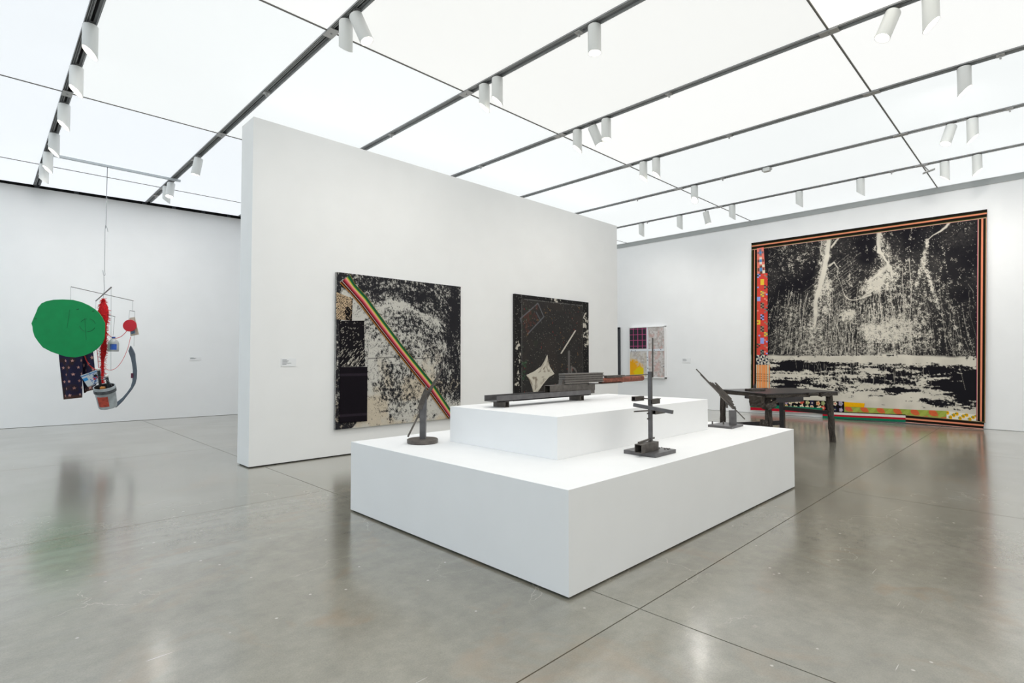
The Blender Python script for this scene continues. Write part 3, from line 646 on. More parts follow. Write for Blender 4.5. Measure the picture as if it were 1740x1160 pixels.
    for i in range(90):
        x = r.uniform(.2, .5); y = r.uniform(.48, .66); L = r.uniform(.05, .18)
        stroke(lines, a, b, [(x-L, y+L*.6, .0004), (x, y, .0005)], r.uniform(.15, .45), 1.0)
    lines_low = np.zeros_like(a)
    for i in range(60):
        x = r.normal(.52, .16); y0 = r.uniform(.68, .76); y1 = y0+r.uniform(.04, .14)
        stroke(lines_low, a, b, [(x, y0, .0005), (x+r.normal(0, .012), y1, .0006)], r.uniform(.4, 1), 1.0)
    lines = lines*(.45+.9*(n3 > .42))
    up = sstep(.695, .665, b+.02*(nb-.5))
    k = .36*n1+.26*n3+.27*n2+.22*nv; k = (k-.55)*1.3+.55-.05
    spk = sstep(.86-d*.66, .98-d*.66, k+.10)
    dust = (n2 > .989)*(nb > .47)*.8
    haze = .10*d+.07*sstep(.35, .8, nb)*n3
    top = np.clip(np.maximum.reduce([f*sstep(.12, .36, f*.7+n1*.35), spk, np.clip(lines*1.25, 0, 1)*.85, dust, haze]), 0, 1)*up
    # water-like horizontal bands
    hb = fbm(a*7+2, b*46, 3, 4)*.44+fbm(a*24, b*110, 8, 3)*.30+n3*.20+n1*.10+.05*(n2-.5)
    bias = np.interp(b, [0, .668, .680, .70, .712, .722, .74, .765, .78, .79, .81, .83, .85, .87, .90, .93, 1], [-.6, -.10, .17, .16, .05, -.04, -.07, -.01, .08, .06, -.05, -.01, .06, .09, .14, .2, .3])
    for c_, rx, ry, g in ((((0.2126,0.735)), .085, .036, -.32), (((0.3586,0.7415)), .1, .025, -.14), (((0.5805,0.8029)), .2, .022, -.22), (((0.8322,0.747)), .07, .025, -.18), (((0.9365,0.807)), .10, .09, -.30), (((0.8326,0.7838)), .05, .02, -.14),
                          (((0.6651,0.8527)), .08, .026, -.28), (((0.8122,0.8954)), .16, .02, -.22), (((0.1713,0.844)), .09, .05, -.16), (((0.4806,0.9381)), .16, .06, .2), (((0.7663,0.6913)), .12, .02, .1), (((0.8739,0.6984)), .06, .02, .08), (((0.957,0.8523)), .06, .06, -.24), (((0.935,0.67)), .07, .03, -.08)):
        bias = bias+g*blob(a, b, c_, rx, ry, 1.0)
    hb = (hb-.52)*1.7+.52; low = np.maximum(sstep(.46, .57, hb+bias*1.12), .55*np.clip(lines_low, 0, 1))*sstep(.665, .68, b+.03*(nb-.5))
    t = np.clip(np.maximum(top, low), 0, 1)
    shade = .90+.2*vnoise(a*30, b*30, 4)
    return mixc(INK*np.ones(a.shape+(3,)), CREAM*np.ones(a.shape+(3,))*shade[..., None], t)
tquad('bleached_cloth', [(0, 0), (1, 0), (1, .995), (0, .985)], 560, 500, paint_tapestry, 0.0)
BLK, ORG, PNK, GRN = C((26, 22, 16)), C((226, 140, 108)), C((205, 152, 140)), C((84, 98, 44))
def bands(spec, axis='t', wob=0.0):
    def fn(s, t):
        x = t if axis == 't' else s
        out = np.zeros(s.shape+(3,)); prev = 0
        for hi, c_ in spec:
            out[(x >= prev-1e-9) & (x <= hi+1e-9)] = c_; prev = hi
        return out*(.92+.16*vnoise(s*90, t*90, 6))[..., None]
    return fn
BORD = [(.30, BLK), (.36, GRN*.5), (.55, ORG), (.60, BLK), (.86, BLK), (.90, GRN), (1, PNK)]
tquad('top_border', [(-0.0,-0.0036),(1.0009,-0.0025),(1.0004,0.0379),(0.0035,0.0396)], 200, 30, bands(BORD), .006)
tquad('left_border', [(0.0035,0.0396),(0.0326,0.0403),(0.0325,0.9729),(0.0015,0.9753)], 26, 150, bands([(.10, GRN), (.36, BLK), (.42, BLK), (.58, ORG), (.66, BLK), (.94, BLK), (1, GRN)], 's'), .005)
tquad('right_border', [(0.9694,0.032),(1.0004,0.0338),(1.0065,0.9725),(0.9761,0.9647)], 34, 150, bands([(.06, C((150, 60, 96))), (.14, PNK), (.18, GRN), (.42, BLK), (.62, ORG), (.86, BLK), (.92, GRN), (1, PNK)], 's'), .005)
SAL, BLU, WHT, BRN = C((232, 128, 112)), C((86, 140, 194)), C((222, 218, 208)), C((112, 82, 68))
def quilt_pale(s, t):
    o = np.ones(s.shape+(3,))*SAL; ci = (s*5).astype(int).clip(0, 4); ri = (t*22).astype(int).clip(0, 21)
    for rc, (r0, h) in enumerate(((3, 2), (10, 2), (17, 3))):
        m_ = (np.abs(s-.5) < .17) & (ri >= r0) & (ri < r0+h); o[m_] = BLU
        m_ = (np.abs(s-.5) < .42) & (np.abs(s-.5) >= .2) & (ri >= r0) & (ri < r0+h); o[m_] = C((120, 108, 118)) if rc == 0 else BRN
        m_ = (np.abs(s-.5) < .17) & (((ri >= r0-2) & (ri < r0)) | ((ri >= r0+h) & (ri < r0+h+2))); o[m_] = [C((130, 120, 126)), WHT, BRN][rc]
    o[(s > .68) & (t > .66) & (t < .76)] = C((232, 220, 196)); o[(s > .68) & (t > .88)] = C((232, 220, 196))
    return o
tquad('salmon_quilt_patch', [(0.0309,0.033),(0.0676,0.0315),(0.0763,0.1879),(0.0333,0.1865)], 24, 60, quilt_pale, .009)
def quilt_red(s, t):
    r = np.random.RandomState(3); nc, nr = 6, 56
    ci = (s*nc).astype(int).clip(0, nc-1); ri = (t*nr).astype(int).clip(0, nr-1)
    pal = [C((212, 72, 62)), C((196, 84, 66)), C((150, 164, 226)), C((70, 62, 62)), C((150, 130, 108)), C((232, 196, 64)), C((228, 140, 124)), C((122, 122, 118))]
    T = np.zeros((nr, nc), int)
    for b_ in range(14):
        kind = b_ % 2; base = b_*4
        cc = (2, 3) if kind else ((0, 1), (4, 5))[(b_//2) % 2]
        p = [(2, 3), (5, 5), (3, 4), (5, 4), (2, 2), (3, 4), (7, 3)][b_ % 7]
        for k in range(4):
            for q, c2 in enumerate(cc):
                if kind or k < 3: T[(base+k) % nr, c2] = p[(k+q) % 2] if (k+q) % 2 == 0 or kind else p[1] if r.rand() > .4 else 0
        oth = (4, 5) if cc != (4, 5) else (0, 1)
        for q, c2 in enumerate(oth): 
            if r.rand() > .35: T[base+1+q, c2] = [2, 4, 6, 7][r.randint(4)]
    P_ = np.array(pal); return P_[T[ri, ci]]*(.93+.14*vnoise(s*20, t*160, 5))[..., None]
tquad('red_quilt_patch', [(0.0333,0.1848),(0.0889,0.1876),(0.0931,0.672),(0.0326,0.6689)], 42, 280, quilt_red, .009)
def pinwheel(s, t):
    u, v = (s*2) % 1, (t*1.6) % 1; k = ((u > v) ^ (u+v > 1)) ^ ((np.hypot(u-.5, v-.5) < .22))
    k2 = ((s*4).astype(int)+(t*3).astype(int)) % 2 == 0
    return np.where((k ^ k2)[..., None], C((44, 52, 66)), C((214, 208, 194)))
tquad('pinwheel_patch', [(0.031,0.6689),(0.0915,0.6686),(0.1028,0.7253),(0.0296,0.7267)], 44, 34, pinwheel, .010)
def plaid(s, t):
    o = np.ones(s.shape+(3,))*C((206, 190, 162)); OR = C((238, 146, 74))
    for x in (.12, .25, .36, .5, .62, .74): o[np.abs(s-x) < .045] = OR
    o[s > .95] = OR
    for c_ in (.33, .80):
        band = np.abs(t-c_) < .12; chk = (((s*13).astype(int) % 3 != 1) & ((t*34).astype(int) % 2 == 0))
        m_ = band & chk & (np.abs((s*4.3) % 1-.5) < .36); o[m_] = o[m_]*.22
    return o
tquad('orange_plaid_patch', [(0.0296,0.7267),(0.1044,0.727),(0.1041,0.9467),(0.0308,0.9451)], 60, 110, plaid, .009)
def floral(s, t):
    o = np.ones(s.shape+(3,))*C((22, 19, 22)); r = np.random.RandomState(8); X_ = s*9.0; Y_ = t
    pal = [C((226, 210, 188)), C((196, 82, 66)), C((214, 170, 120)), C((150, 158, 110)), C((160, 150, 176)), C((40, 40, 72)), C((214, 196, 172))]
    for i in range(30):
        cx = .2+(i//2)*.6+r.uniform(-.08, .08); cy = (.24 if i % 2 else .72)+r.uniform(-.08, .08); R0 = r.uniform(.2, .27)
        dx, dy = X_-cx, Y_-cy; th = np.arctan2(dy, dx); rr_ = np.hypot(dx, dy)
        o[rr_ < R0*(.72+.28*np.abs(np.cos(th*2.5)))] = pal[r.randint(7)]; o[rr_ < R0*.32] = pal[[1, 0, 3][i % 3]]
    for i in range(20):
        o[np.hypot(X_-r.uniform(0, 9), Y_-r.uniform(.1, .9)) < .075] = C((222, 206, 160))
    return o
tquad('floral_patch', [(0.0788,0.9244),(0.4668,0.9141),(0.4673,0.9704),(0.0791,0.983)], 330, 44, floral, .008)
tquad('yellow_patch', [(0.4674,0.9157),(0.5555,0.917),(0.5532,0.9386),(0.4676,0.9407)], 40, 16, bands([(1, C((232, 172, 16)))]), .010)
def leafy(s, t):
    o = np.ones(s.shape+(3,))*C((146, 160, 72)); X_ = s*6
    u = X_ % 1; k = X_.astype(int)
    m1 = ((u-.28)/.24)**2+((t-.35-.5*(u-.28))/.42)**2 < 1
    o[m1] = C((206, 98, 60)); o[(u > .5) & (u < .98) & (t > .45+.4*np.sin((u-.5)*5))] = C((206, 98, 60))
    m2 = ((u-.75+.35*(t-.5))/.15)**2+((t-.5)/.5)**2 < 1; o[m2] = C((160, 172, 78)); 
    return o*(.9+.2*vnoise(s*60, t*20, 2))[..., None]
tquad('leaf_print_patch', [(0.4676,0.9407),(0.8732,0.9301),(0.8736,0.9663),(0.4678,0.9719)], 300, 32, leafy, .009)
def yellow_rounds(s, t):
    o = np.ones(s.shape+(3,))*C((226, 220, 206)); X_ = s*4.6; Y_ = t
    for i in range(10):
        cx = .15+i*.5; cy = (.2, .78, .45)[i % 3]; R0 = .27
        dd = np.hypot(X_-cx, (Y_-cy)*.95); o[dd < R0] = C((232, 178, 24))
        o[np.hypot(X_-cx+.24, Y_-cy+.02) < .10] = C((48, 128, 92)); 
        o[(np.abs(np.abs(X_-cx)-.07) < .03) & (np.abs(Y_-cy+.02) < .09)] = C((70, 70, 40))
    return o
tquad('yellow_dot_patch', [(0.8732,0.9301),(0.9758,0.9391),(0.9762,0.9674),(0.8736,0.9663)], 130, 30, yellow_rounds, .009)
GN, RD, WH = C((22, 112, 84)), C((176, 22, 44)), C((220, 212, 206))
tquad('green_red_stripe', [(-0.0002,0.9613),(0.3684,0.9564),(0.3687,0.9885),(0.0,1.0)], 120, 22, bands([(.52, GN), (.93, RD), (1, WH)]), .012)
tquad('white_red_green_stripe', [(0.3686,0.9724),(0.7229,0.9602),(0.7233,0.998),(0.3688,1.0109)], 130, 24, bands([(.12, BLK), (.42, WH), (.68, RD), (1, GN)]), .012)
tquad('bottom_border', [(0.7218,0.9617),(1.0035,0.9688),(1.0,1.0027),(0.7221,0.9996)], 130, 24, bands([(.06, C((150, 130, 90))), (.36, BLK), (.58, ORG), (.9, BLK), (1, PNK)]), .012)

# ------------------------------------------------------------------ striped painting on the partition
def picture(name, label, x0, x1, z0, z1, paint, nx, ny, side_rgb, depth=.04):
    o = empty(name, ((x0+x1)/2, 5.822, z0)); tag(o, label, 'painting')
    cx = (x0+x1)/2
    u, v = np.meshgrid(np.linspace(x0, x1, nx), np.linspace(z1, z0, ny))
    P = np.stack([u-cx, np.full_like(u, -depth), v-z0], -1)
    grid_object('picture_surface', P, paint(u, v), printed('painted_canvas', .75, .25, 260, .25), o)
    Mesh().box((x0-cx, -depth+.0015, 0), (x1-cx, -.001, z1-z0)).build('stretcher', plain(name+'_side', side_rgb, .8, 0, .35, 60), o)
    return o, cx, z0
INK1, CRM1 = C((31, 30, 35)), C((203, 200, 192))
def paint_p1(u, v):
    n1 = fbm(u*34, v*26, 51, 4); n2 = np.random.RandomState(2).rand(*u.shape); n3 = fbm(u*95, v*60, 61, 3); n4 = fbm(u*5, v*5, 71, 4); na = fbm(np.hypot(u-3.75, v-.95)*38, np.arctan2(v-.95, u-3.75)*5+20, 77, 3)
    d = np.full_like(u, .12)+.2*(n4-.5)
    xs = [2.8807,3.1013,3.494,3.9229,4.2955,4.4925,4.7284]; zs = [1.9225,1.8733,1.8626,1.7906,1.6591,1.5737,1.5186]
    edge = np.interp(u, xs, zs)
    d = np.maximum(d, (.66+.22*(n4-.5))*sstep(-.07, .05, v-edge+.16*(n4-.5)))
    right = sstep(4.30, 4.58, u+.35*(n4-.5)+.05*(v-1.0))*sstep(.34, .75, v)
    d = np.maximum(d, .74*right)
    cs = [(4.5927,1.8766),(4.614,1.6355),(4.5435,1.3915),(3.7537,0.7811),(3.5461,0.4221),(3.9247,1.4888),(3.4159,1.4699),(3.8375,1.2616),(4.1048,1.9185),(4.4454,0.8746),(3.2012,0.9051),(3.5838,0.8957),(3.4125,1.8992),(3.9284,0.8873),(4.2011,1.4215),(4.2976,1.19),(3.4987,1.2569),(3.7051,1.6281),(3.0258,1.9701),(3.1759,2.0194)]
    for c_, rx, ry, g in ((cs[0], .18, .30, 1.05), (cs[1], .15, .32, 1.05), (cs[2], .15, .3, .8), (cs[3], .5, .5, .47), (cs[4], .12, .09, .8), (cs[5], .6, .28, .52), (cs[6], .3, .25, .4), (cs[7], .45, .28, .46), (cs[8], .55, .16, .86), (cs[9], .24, .45, .66), (cs[10], .14, .35, .42), (cs[11], .3, .38, .44), (cs[12], .3, .15, .66), (cs[13], .16, .36, .48), (cs[14], .3, .25, .55), (cs[15], .3, .25, .48), (cs[16], .3, .2, .34), (cs[17], .5, .14, .5), (cs[18], .2, .12, .55), (cs[19], .2, .12, .55)):
        d = np.maximum(d, g*blob(u, v, c_, rx, ry, .8)*(.55+.9*n4))
    d = np.maximum(d, .72*(u < 2.955))
    d = np.where((v-.31) < np.clip((u-3.10)*.9, 0, .16)*(u < 3.6), .05, d)
    d = np.where((v < .40) & (u < 3.16) & ((v-.31) > (u-3.10)*.9), .85, d)
    k = n1*.34+n3*.40+n2*.18+na*.26; k = (k-.58)*1.5+.58
    t = sstep(.83-d*.66, 1.04-d*.66, k+.065)
    seam = np.exp(-((v-1.13-.008*np.sin(u*9))/.006)**2)*(u > 3.3)*(u < 4.55); t = np.maximum(t, seam*.85)
    sd = np.exp(-((v-1.145)/.02)**2)*((np.abs(u-3.95) < .1) | (np.abs(u-3.72) < .06))*(n1 > .45); t = np.maximum(t, sd)
    warm = sstep(.42, .62, fbm(u*4, v*4, 91, 3))*sstep(1.5, .7, v)
    crm = mixc(CRM1*np.ones(u.shape+(3,)), C((204, 192, 172))*np.ones(u.shape+(3,)), warm)
    grey = .86+.22*n3
    return mixc(crm*grey[..., None], INK1*np.ones(u.shape+(3,)), np.clip(t, 0, 1))
p1o, p1x, p1z = picture('striped_painting', 'black and cream mottled painting crossed by a diagonal rainbow-striped cloth band', 2.895, 4.726, .310, 2.115, paint_p1, 330, 326, (150, 150, 148))
def overlay(name, parent, cx, z0, ptsL, ptsR, n, m_, fn, depth, mat=None, puff=0.0):
    """strip between two polylines (same count) lying just proud of a picture"""
    L_ = np.array(ptsL); R0 = np.array(ptsR); k = np.linspace(0, len(L_)-1, n)
    li = np.stack([np.interp(k, range(len(L_)), L_[:, i]) for i in (0, 1)], -1); ri = np.stack([np.interp(k, range(len(R0)), R0[:, i]) for i in (0, 1)], -1)
    s = np.linspace(0, 1, m_); Q = li[:, None, :]*(1-s)[None, :, None]+ri[:, None, :]*s[None, :, None]
    S, T = np.meshgrid(s, np.linspace(0, 1, n)); dp = depth+puff*np.sin(np.pi*S)
    P = np.stack([Q[..., 0]-cx, -dp, Q[..., 1]-z0], -1)
    return grid_object(name, P, fn(S, T), mat or CL, parent, .004)
RAIN = [(.02, C((176, 150, 60))), (.05, C((24, 60, 40))), (.22, C((30, 84, 56))), (.26, C((26, 100, 60))), (.31, C((110, 140, 50))), (.35, C((196, 190, 70))), (.38, C((150, 150, 60))), (.41, C((210, 190, 110))), (.47, C((226, 160, 148))), (.55, C((216, 116, 116))), (.63, C((196, 70, 84))), (.70, C((140, 36, 50))), (.76, C((92, 26, 34))), (.79, C((60, 20, 22))), (.82, C((222, 206, 200))), (.85, C((60, 20, 20))), (.92, C((74, 34, 22))), (.95, C((30, 18, 14))), (1, C((190, 130, 60)))]
overlay('striped_band', p1o, p1x, p1z, [(2.9304,1.9916),(3.0533,1.8885),(3.1913,1.7513),(3.4319,1.4812),(3.7081,1.1826),(3.946,0.9319),(4.1916,0.67),(4.5053,0.3074)], [(3.0565,2.0988),(3.1205,1.9979),(3.27,1.8662),(3.5043,1.5959),(3.7501,1.3195),(3.8732,1.1873),(4.2611,0.7938),(4.6388,0.324)], 120, 64, lambda s, t: bands(RAIN, 's')(1-s, t), .050, None, .006)
def lattice(s, t):
    a_ = np.abs(((s*7+t*10) % 1)-.5) < .27; b_ = np.abs(((s*7-t*10) % 1)-.5) < .27
    k = (a_ & b_) | ((vnoise(s*40, t*60, 3) > .62)); hole = blob(s, t, (.72, .62), .2, .2, .3)+blob(s, t, (.85, .9), .3, .12, .3)+(s > .93)
    k = k | (vnoise(s*25, t*35, 8) < .3); k = k & ~((hole > .3) & (vnoise(s*30, t*30, 4) < .8))
    return np.where(k[..., None], C((196, 172, 142)), C((28, 24, 24)))
overlay('lattice_print_patch', p1o, p1x, p1z, [(2.8918,1.8828),(2.8914,1.5718)], [(3.0943,1.8242),(3.0892,1.5612)], 90, 56, lattice, .043)
def starry(s, t):
    o = np.ones(s.shape+(3,))*C((26, 24, 28)); r = np.random.RandomState(4); X_ = s*42; Y_ = t*78
    for i in range(150):
        x, y = r.uniform(1, 41), 78*r.rand()**.7; L = r.uniform(.3, 1.3)*(1+2.5*(y > 50)); w = r.uniform(.3, .55)
        dx, dy = X_-x, Y_-y; al = dx*.62-dy*.78; ac = dx*.78+dy*.62; o[(np.abs(al) < L) & (np.abs(ac) < w)] = C((186, 180, 168))*r.uniform(.5, 1)
    for c_, rr_ in (((14, 72), 2.0), ((30, 76.5), 1.6), ((20, 75.5), 1.3)): o[np.hypot(X_-c_[0], Y_-c_[1]) < rr_] = C((206, 200, 188))
    return o
overlay('splashed_black_patch', p1o, p1x, p1z, [(2.9275,1.5534),(2.9436,1.0261)], [(3.2453,1.5723),(3.2617,1.0295)], 150, 90, starry, .044)
def towel(s, t):
    o = np.ones(s.shape+(3,))*C((24, 20, 26)); o[(np.abs(t-.14) < .022) | (np.abs(t-.87) < .02)] = C((44, 38, 46))
    return o*(.85+.3*vnoise(s*60, t*110, 6))[..., None]
overlay('dark_towel_patch', p1o, p1x, p1z, [(2.9401,1.0228),(2.9392,0.3838)], [(3.289,1.0221),(3.2906,0.3785)], 90, 50, towel, .052)

# ------------------------------------------------------------------ dark painting on the partition
def paint_p2(u, v):
    n1 = fbm(u*22, v*22, 151, 4); n2 = np.random.RandomState(3).rand(*u.shape); n4 = fbm(u*3, v*3, 161, 3); n3 = fbm(u*70, v*90, 171, 3)
    o = np.ones(u.shape+(3,))*C((47, 45, 44))*(.55+.85*n3)[..., None]
    o = mixc(o, C((55, 49, 46))*np.ones(u.shape+(3,)), .6*sstep(.5, .7, n4))
    o = mixc(o, C((52, 58, 44))*np.ones(u.shape+(3,)), .6*sstep(.55, .75, fbm(u*4, v*4, 181, 3))*(u < 6.3))
    rect = [(6.3078,1.9999),(6.4472,1.7912),(6.0753,1.5042),(5.905,1.7301)]
    # inside of the sketched rectangle, rusty
    def inside(poly):
        m_ = np.ones(u.shape, bool); sg = None
        for i in range(len(poly)):
            x0, y0 = poly[i]; x1, y1 = poly[(i+1) % len(poly)]; c_ = (x1-x0)*(v-y0)-(y1-y0)*(u-x0); m_ &= (c_ < 0)
        return m_
    o = mixc(o, C((86, 52, 46))*np.ones(u.shape+(3,)), inside(rect)*.7*sstep(.45, .6, n1)*(u < 6.3))
    o = mixc(o, C((168, 128, 76))*np.ones(u.shape+(3,)), ((n1 > .74) & (n2 > .6) & (fbm(u*6, v*6, 199, 2) > .6))*.6)
    o = mixc(o, C((140, 52, 44))*np.ones(u.shape+(3,)), ((fbm(u*18, v*18, 211, 3) > .82))*.6)
    o = mixc(o, C((52, 92, 62))*np.ones(u.shape+(3,)), ((fbm(u*20, v*20, 221, 3) > .70) & (u < 6.05))*.5)
    o[(n2 > .992)] = C((150, 146, 136))
    bord = (u < 5.93) | (u > 7.47) | (v > 2.045) | (v < .36)
    bc = np.ones(u.shape+(3,))*C((26, 24, 25))
    pal = sstep(.56, .60, n1)*((blob(u, v, (7.56, 1.62), .12, .32, .5)+blob(u, v, (5.83, 1.2), .09, .22, .5)+blob(u, v, (5.82, .8), .07, .2, .5)+blob(u, v, (6.75, 2.08), .14, .05, .5)) > .3)
    bc = mixc(bc, C((196, 190, 178))*np.ones(u.shape+(3,)), np.clip(pal+(n2 > .985)*.6, 0, 1))
    o[bord] = bc[bord]
    ln = (np.abs(u-5.937) < .006) | (np.abs(u-7.465) < .006) | ((np.abs(v-2.04) < .006) & (u > 5.93) & (u < 7.47)); o[ln & (n1 > .35)] = C((92, 90, 88))
    f = np.zeros_like(u); kk = [p+(.008,) for p in rect]
    stroke(f, u, v, kk[3:]+kk[:3], .9, .6); stroke(f, u, v, [(6.2658,1.8563,0.01),(6.3764,1.7213,0.01)], .6); stroke(f, u, v, [(5.905,1.7301,0.01),(5.9244,1.6811,0.01)], .6)
    o = mixc(o, C((100, 100, 104))*np.ones(u.shape+(3,)), f*sstep(.3, .5, n1+.12))
    g = np.zeros_like(u); stroke(g, u, v, [(7.0847,1.2273,0.028),(7.0735,0.7111,0.028)], .8, .3)
    o = mixc(o, C((104, 100, 98))*np.ones(u.shape+(3,)), g)
    g = np.zeros_like(u); stroke(g, u, v, [(7.1459,0.968,0.014),(7.2093,0.9572,0.014),(7.273,0.906,0.014),(7.2886,0.8452,0.014)], .6, .8); stroke(g, u, v, [(7.1459,0.978,0.02),(7.1441,0.7088,0.02)], .6, .4)
    return mixc(o, C((126, 120, 116))*np.ones(u.shape+(3,)), g)
p2o, p2x, p2z = picture('dark_painting', 'large dark brown-black painting with a cream four-pointed shape, right of the striped one', 5.784, 7.630, .310, 2.108, paint_p2, 260, 252, (28, 26, 26))
def starcol(s, t): 
    k = sstep(.52, .72, fbm(s*9, t*9, 301, 4)); return mixc(C((208, 202, 188))*np.ones(s.shape+(3,)), C((120, 104, 88))*np.ones(s.shape+(3,)), k*.8)
overlay('four_pointed_shape', p2o, p2x, p2z, [(6.523,1.1801),(6.4585,1.0804),(6.3807,0.9962),(6.2082,0.9147),(6.0339,0.863),(6.1001,0.7882),(6.1601,0.676),(6.1936,0.5825)], [(6.5273,1.1754),(6.5441,1.0896),(6.5869,0.9844),(6.652,0.9165),(6.7001,0.8675),(6.5573,0.8133),(6.4217,0.7085),(6.2822,0.5785)], 70, 50, starcol, .046)
a_, b_ = [(7.2458,1.5968),(6.8615,1.2011)]
Mesh().bar((a_[0]-p2x, -.05, a_[1]-p2z), (b_[0]-p2x, -.05, b_[1]-p2z), .012, .022, (0, 1, 0)).build('white_stick', plain('chalky_stick', (204, 196, 184), .8, 0, .1, 40), p2o)

# ------------------------------------------------------------------ framed four-part painting on the right wall
f3 = empty('framed_painting', (11.32, 6.80, .655)); tag(f3, 'white framed painting in four parts with pink grid and yellow splash on the far wall', 'painting')
y0_, y1_, z0_, z1_ = 7.305, 6.335, .655, 1.872
def fr(y, z, d=0.0): return (-d, y-6.80, z-.655)
WF = plain('white_frame', (238, 238, 238), .5)
for (a, b) in (((y0_, z0_), (y1_, z0_+.025)), ((y0_, z1_-.018), (y1_, z1_)), ((y0_, z0_), (y0_-.018, z1_)), ((y1_+.02, z0_), (y1_, z1_))):
    Mesh().box((-.075, a[0]-6.80, a[1]-.655), (-.001, b[0]-6.80, b[1]-.655)).build('frame_bar', WF, f3, .001)
def paint_p3(u, v):     # u: 0 left .. 1 right, v: 0 top .. 1 bottom
    u0, v0 = u, v; wu = u+.14*(fbm(u*9, v*9, 441, 4)-.5); wv = v+.12*(fbm(u*9, v*9, 451, 4)-.5); n1 = fbm(u*24, v*30, 401, 4); n3 = fbm(u*60, v*14, 411, 3)
    o = np.ones(u.shape+(3,))*C((212, 208, 206)); o = mixc(o, C((182, 174, 170))*np.ones(u.shape+(3,)), sstep(.4, .7, n1))
    o = mixc(o, C((204, 158, 150))*np.ones(u.shape+(3,)), .55*sstep(.52, .66, fbm(u*12, v*12, 421, 4))*(u > .5))
    o = mixc(o, C((204, 196, 176))*np.ones(u.shape+(3,)), .6*sstep(.45, .6, n3)*(u < .5)*(v > .5))
    yy = blob(wu, wv, (.09, .97), .34, .36, .8)
    o = mixc(o, C((226, 190, 120))*np.ones(u.shape+(3,)), .6*sstep(.05, .3, yy))
    o = mixc(o, C((238, 170, 22))*np.ones(u.shape+(3,)), sstep(.22, .5, yy*.8+.45*(n1-.4)))
    o = mixc(o, C((232, 204, 12))*np.ones(u.shape+(3,)), sstep(.1, .5, blob(wu, wv, (.27, .89), .14, .10, .8)*(.5+n1)))
    return o
u, v = np.meshgrid(np.linspace(0, 1, 110), np.linspace(0, 1, 150))
P = np.stack([np.full_like(u, -.06), (y0_-.016)-(y0_-y1_-.034)*u-6.80, (z1_-.016)-(z1_-z0_-.036)*v-.655], -1)
grid_object('picture_surface', P, paint_p3(u, v), printed('painted_canvas'), f3)
def q3(name, u0, u1, v0, v1, d, mat):
    ya = (y0_-.016)-(y0_-y1_-.034)*u0; yb = (y0_-.016)-(y0_-y1_-.034)*u1; za = (z1_-.016)-(z1_-z0_-.036)*v0; zb = (z1_-.016)-(z1_-z0_-.036)*v1
    return Mesh().box((-d, ya-6.80, za-.655), (-.061, yb-6.80, zb-.655)).build(name, mat, f3)
q3('black_quarter', 0, .495, 0, .425, .064, plain('blue_black_paint', (26, 24, 36), .6))
PKM = plain('pink_line_paint', (206, 84, 142), .6)
for k, x in enumerate((.115, .245, .375)): q3('pink_line', x-.006, x+.006, 0, .425, .067, PKM)
q3('pink_line', .486, .495, 0, .425, .067, PKM)
for k, y in enumerate((.025, .14, .255, .372)): q3('pink_line', 0, .495, y-.0045, y+.0045, .067, PKM)
TAPE = plain('white_tape', (226, 230, 236), .6); DOT = plain('blue_dot_ink', (64, 72, 96), .6)
q3('tape_strip', 0, .985, .435, .478, .066, TAPE); q3('tape_strip', .498, .545, 0, .435, .065, TAPE); q3('tape_strip', .498, .545, .478, 1, .065, TAPE)
for (x, y) in ((.06, .47), (.17, .47), (.72, .46), (.90, .448), (.52, .60), (.525, .66), (.53, .82), (.97, .78)): q3('ink_dot', x-.010, x+.010, y-.008, y+.008, .069, DOT)

# dark frame mostly hidden behind the partition end
df = empty('dark_framed_picture', (11.32, 8.1, .69)); tag(df, 'picture in black frame, only its edge visible past the partition corner', 'painting')
BF = plain('black_frame', (44, 46, 52), .5)
for (a, b) in (((8.60, .69), (7.595, .73)), ((8.60, 1.85), (7.595, 1.89)), ((8.60, .69), (8.56, 1.89)), ((7.645, .69), (7.595, 1.89))):
    Mesh().box((-.06, a[0]-8.1, a[1]-.69), (-.001, b[0]-8.1, b[1]-.69)).build('frame_bar', BF, df)
Mesh().box((-.04, 8.56-8.1, .04), (-.002, 7.64-8.1, 1.16)).build('picture_surface', plain('dark_picture', (70, 68, 72), .6, 0, .4, 6), df)

# ------------------------------------------------------------------ wall labels
LABW = plain('label_card', (240, 241, 242), .5); INKG = plain('label_ink', (150, 152, 156), .7)
def wall_label(label, origin, ux, un, w, h, rows):
    o = empty('wall_label', origin); tag(o, label, 'label'); ux = Vector(ux); un = Vector(un); z = Vector((0, 0, 1))
    def bx(u0, u1, z0, z1, d0, d1):
        return [ux*a+z*b+un*c_ for b in (z0, z1) for (a, c_) in ((u0, d0), (u1, d0), (u1, d1), (u0, d1))]
    Mesh().hexa(bx(0, w, 0, h, .001, .007)).build('card', LABW, o)
    tx_ = Mesh()
    for i, ln in enumerate(rows):
        zz = h*(.84-.14*i); tx_.hexa(bx(w*.07, w*(.07+ln), zz-.003, zz+.003, .007, .0078))
    tx_.build('printed_lines', INKG, o)
wall_label('white text card on the partition left of the striped painting', (2.291, 5.822, 1.036), (1, 0, 0), (0, -1, 0), .16, .085, (.3, .42, .34, .6, .28))
wall_label('white text card on the tapestry wall right of the framed painting', (11.32, 5.945, 1.02), (0, -1, 0), (-1, 0, 0), .2, .1, (.35, .45, .5, .4))
wall_label('white text card on the far left wall beside the mobile', (2.862, wall_y(2.862)-.001, 1.085), (.9977, -.068, 0), (-.068, -.9977, 0), .2, .062, (.3, .5, .4))

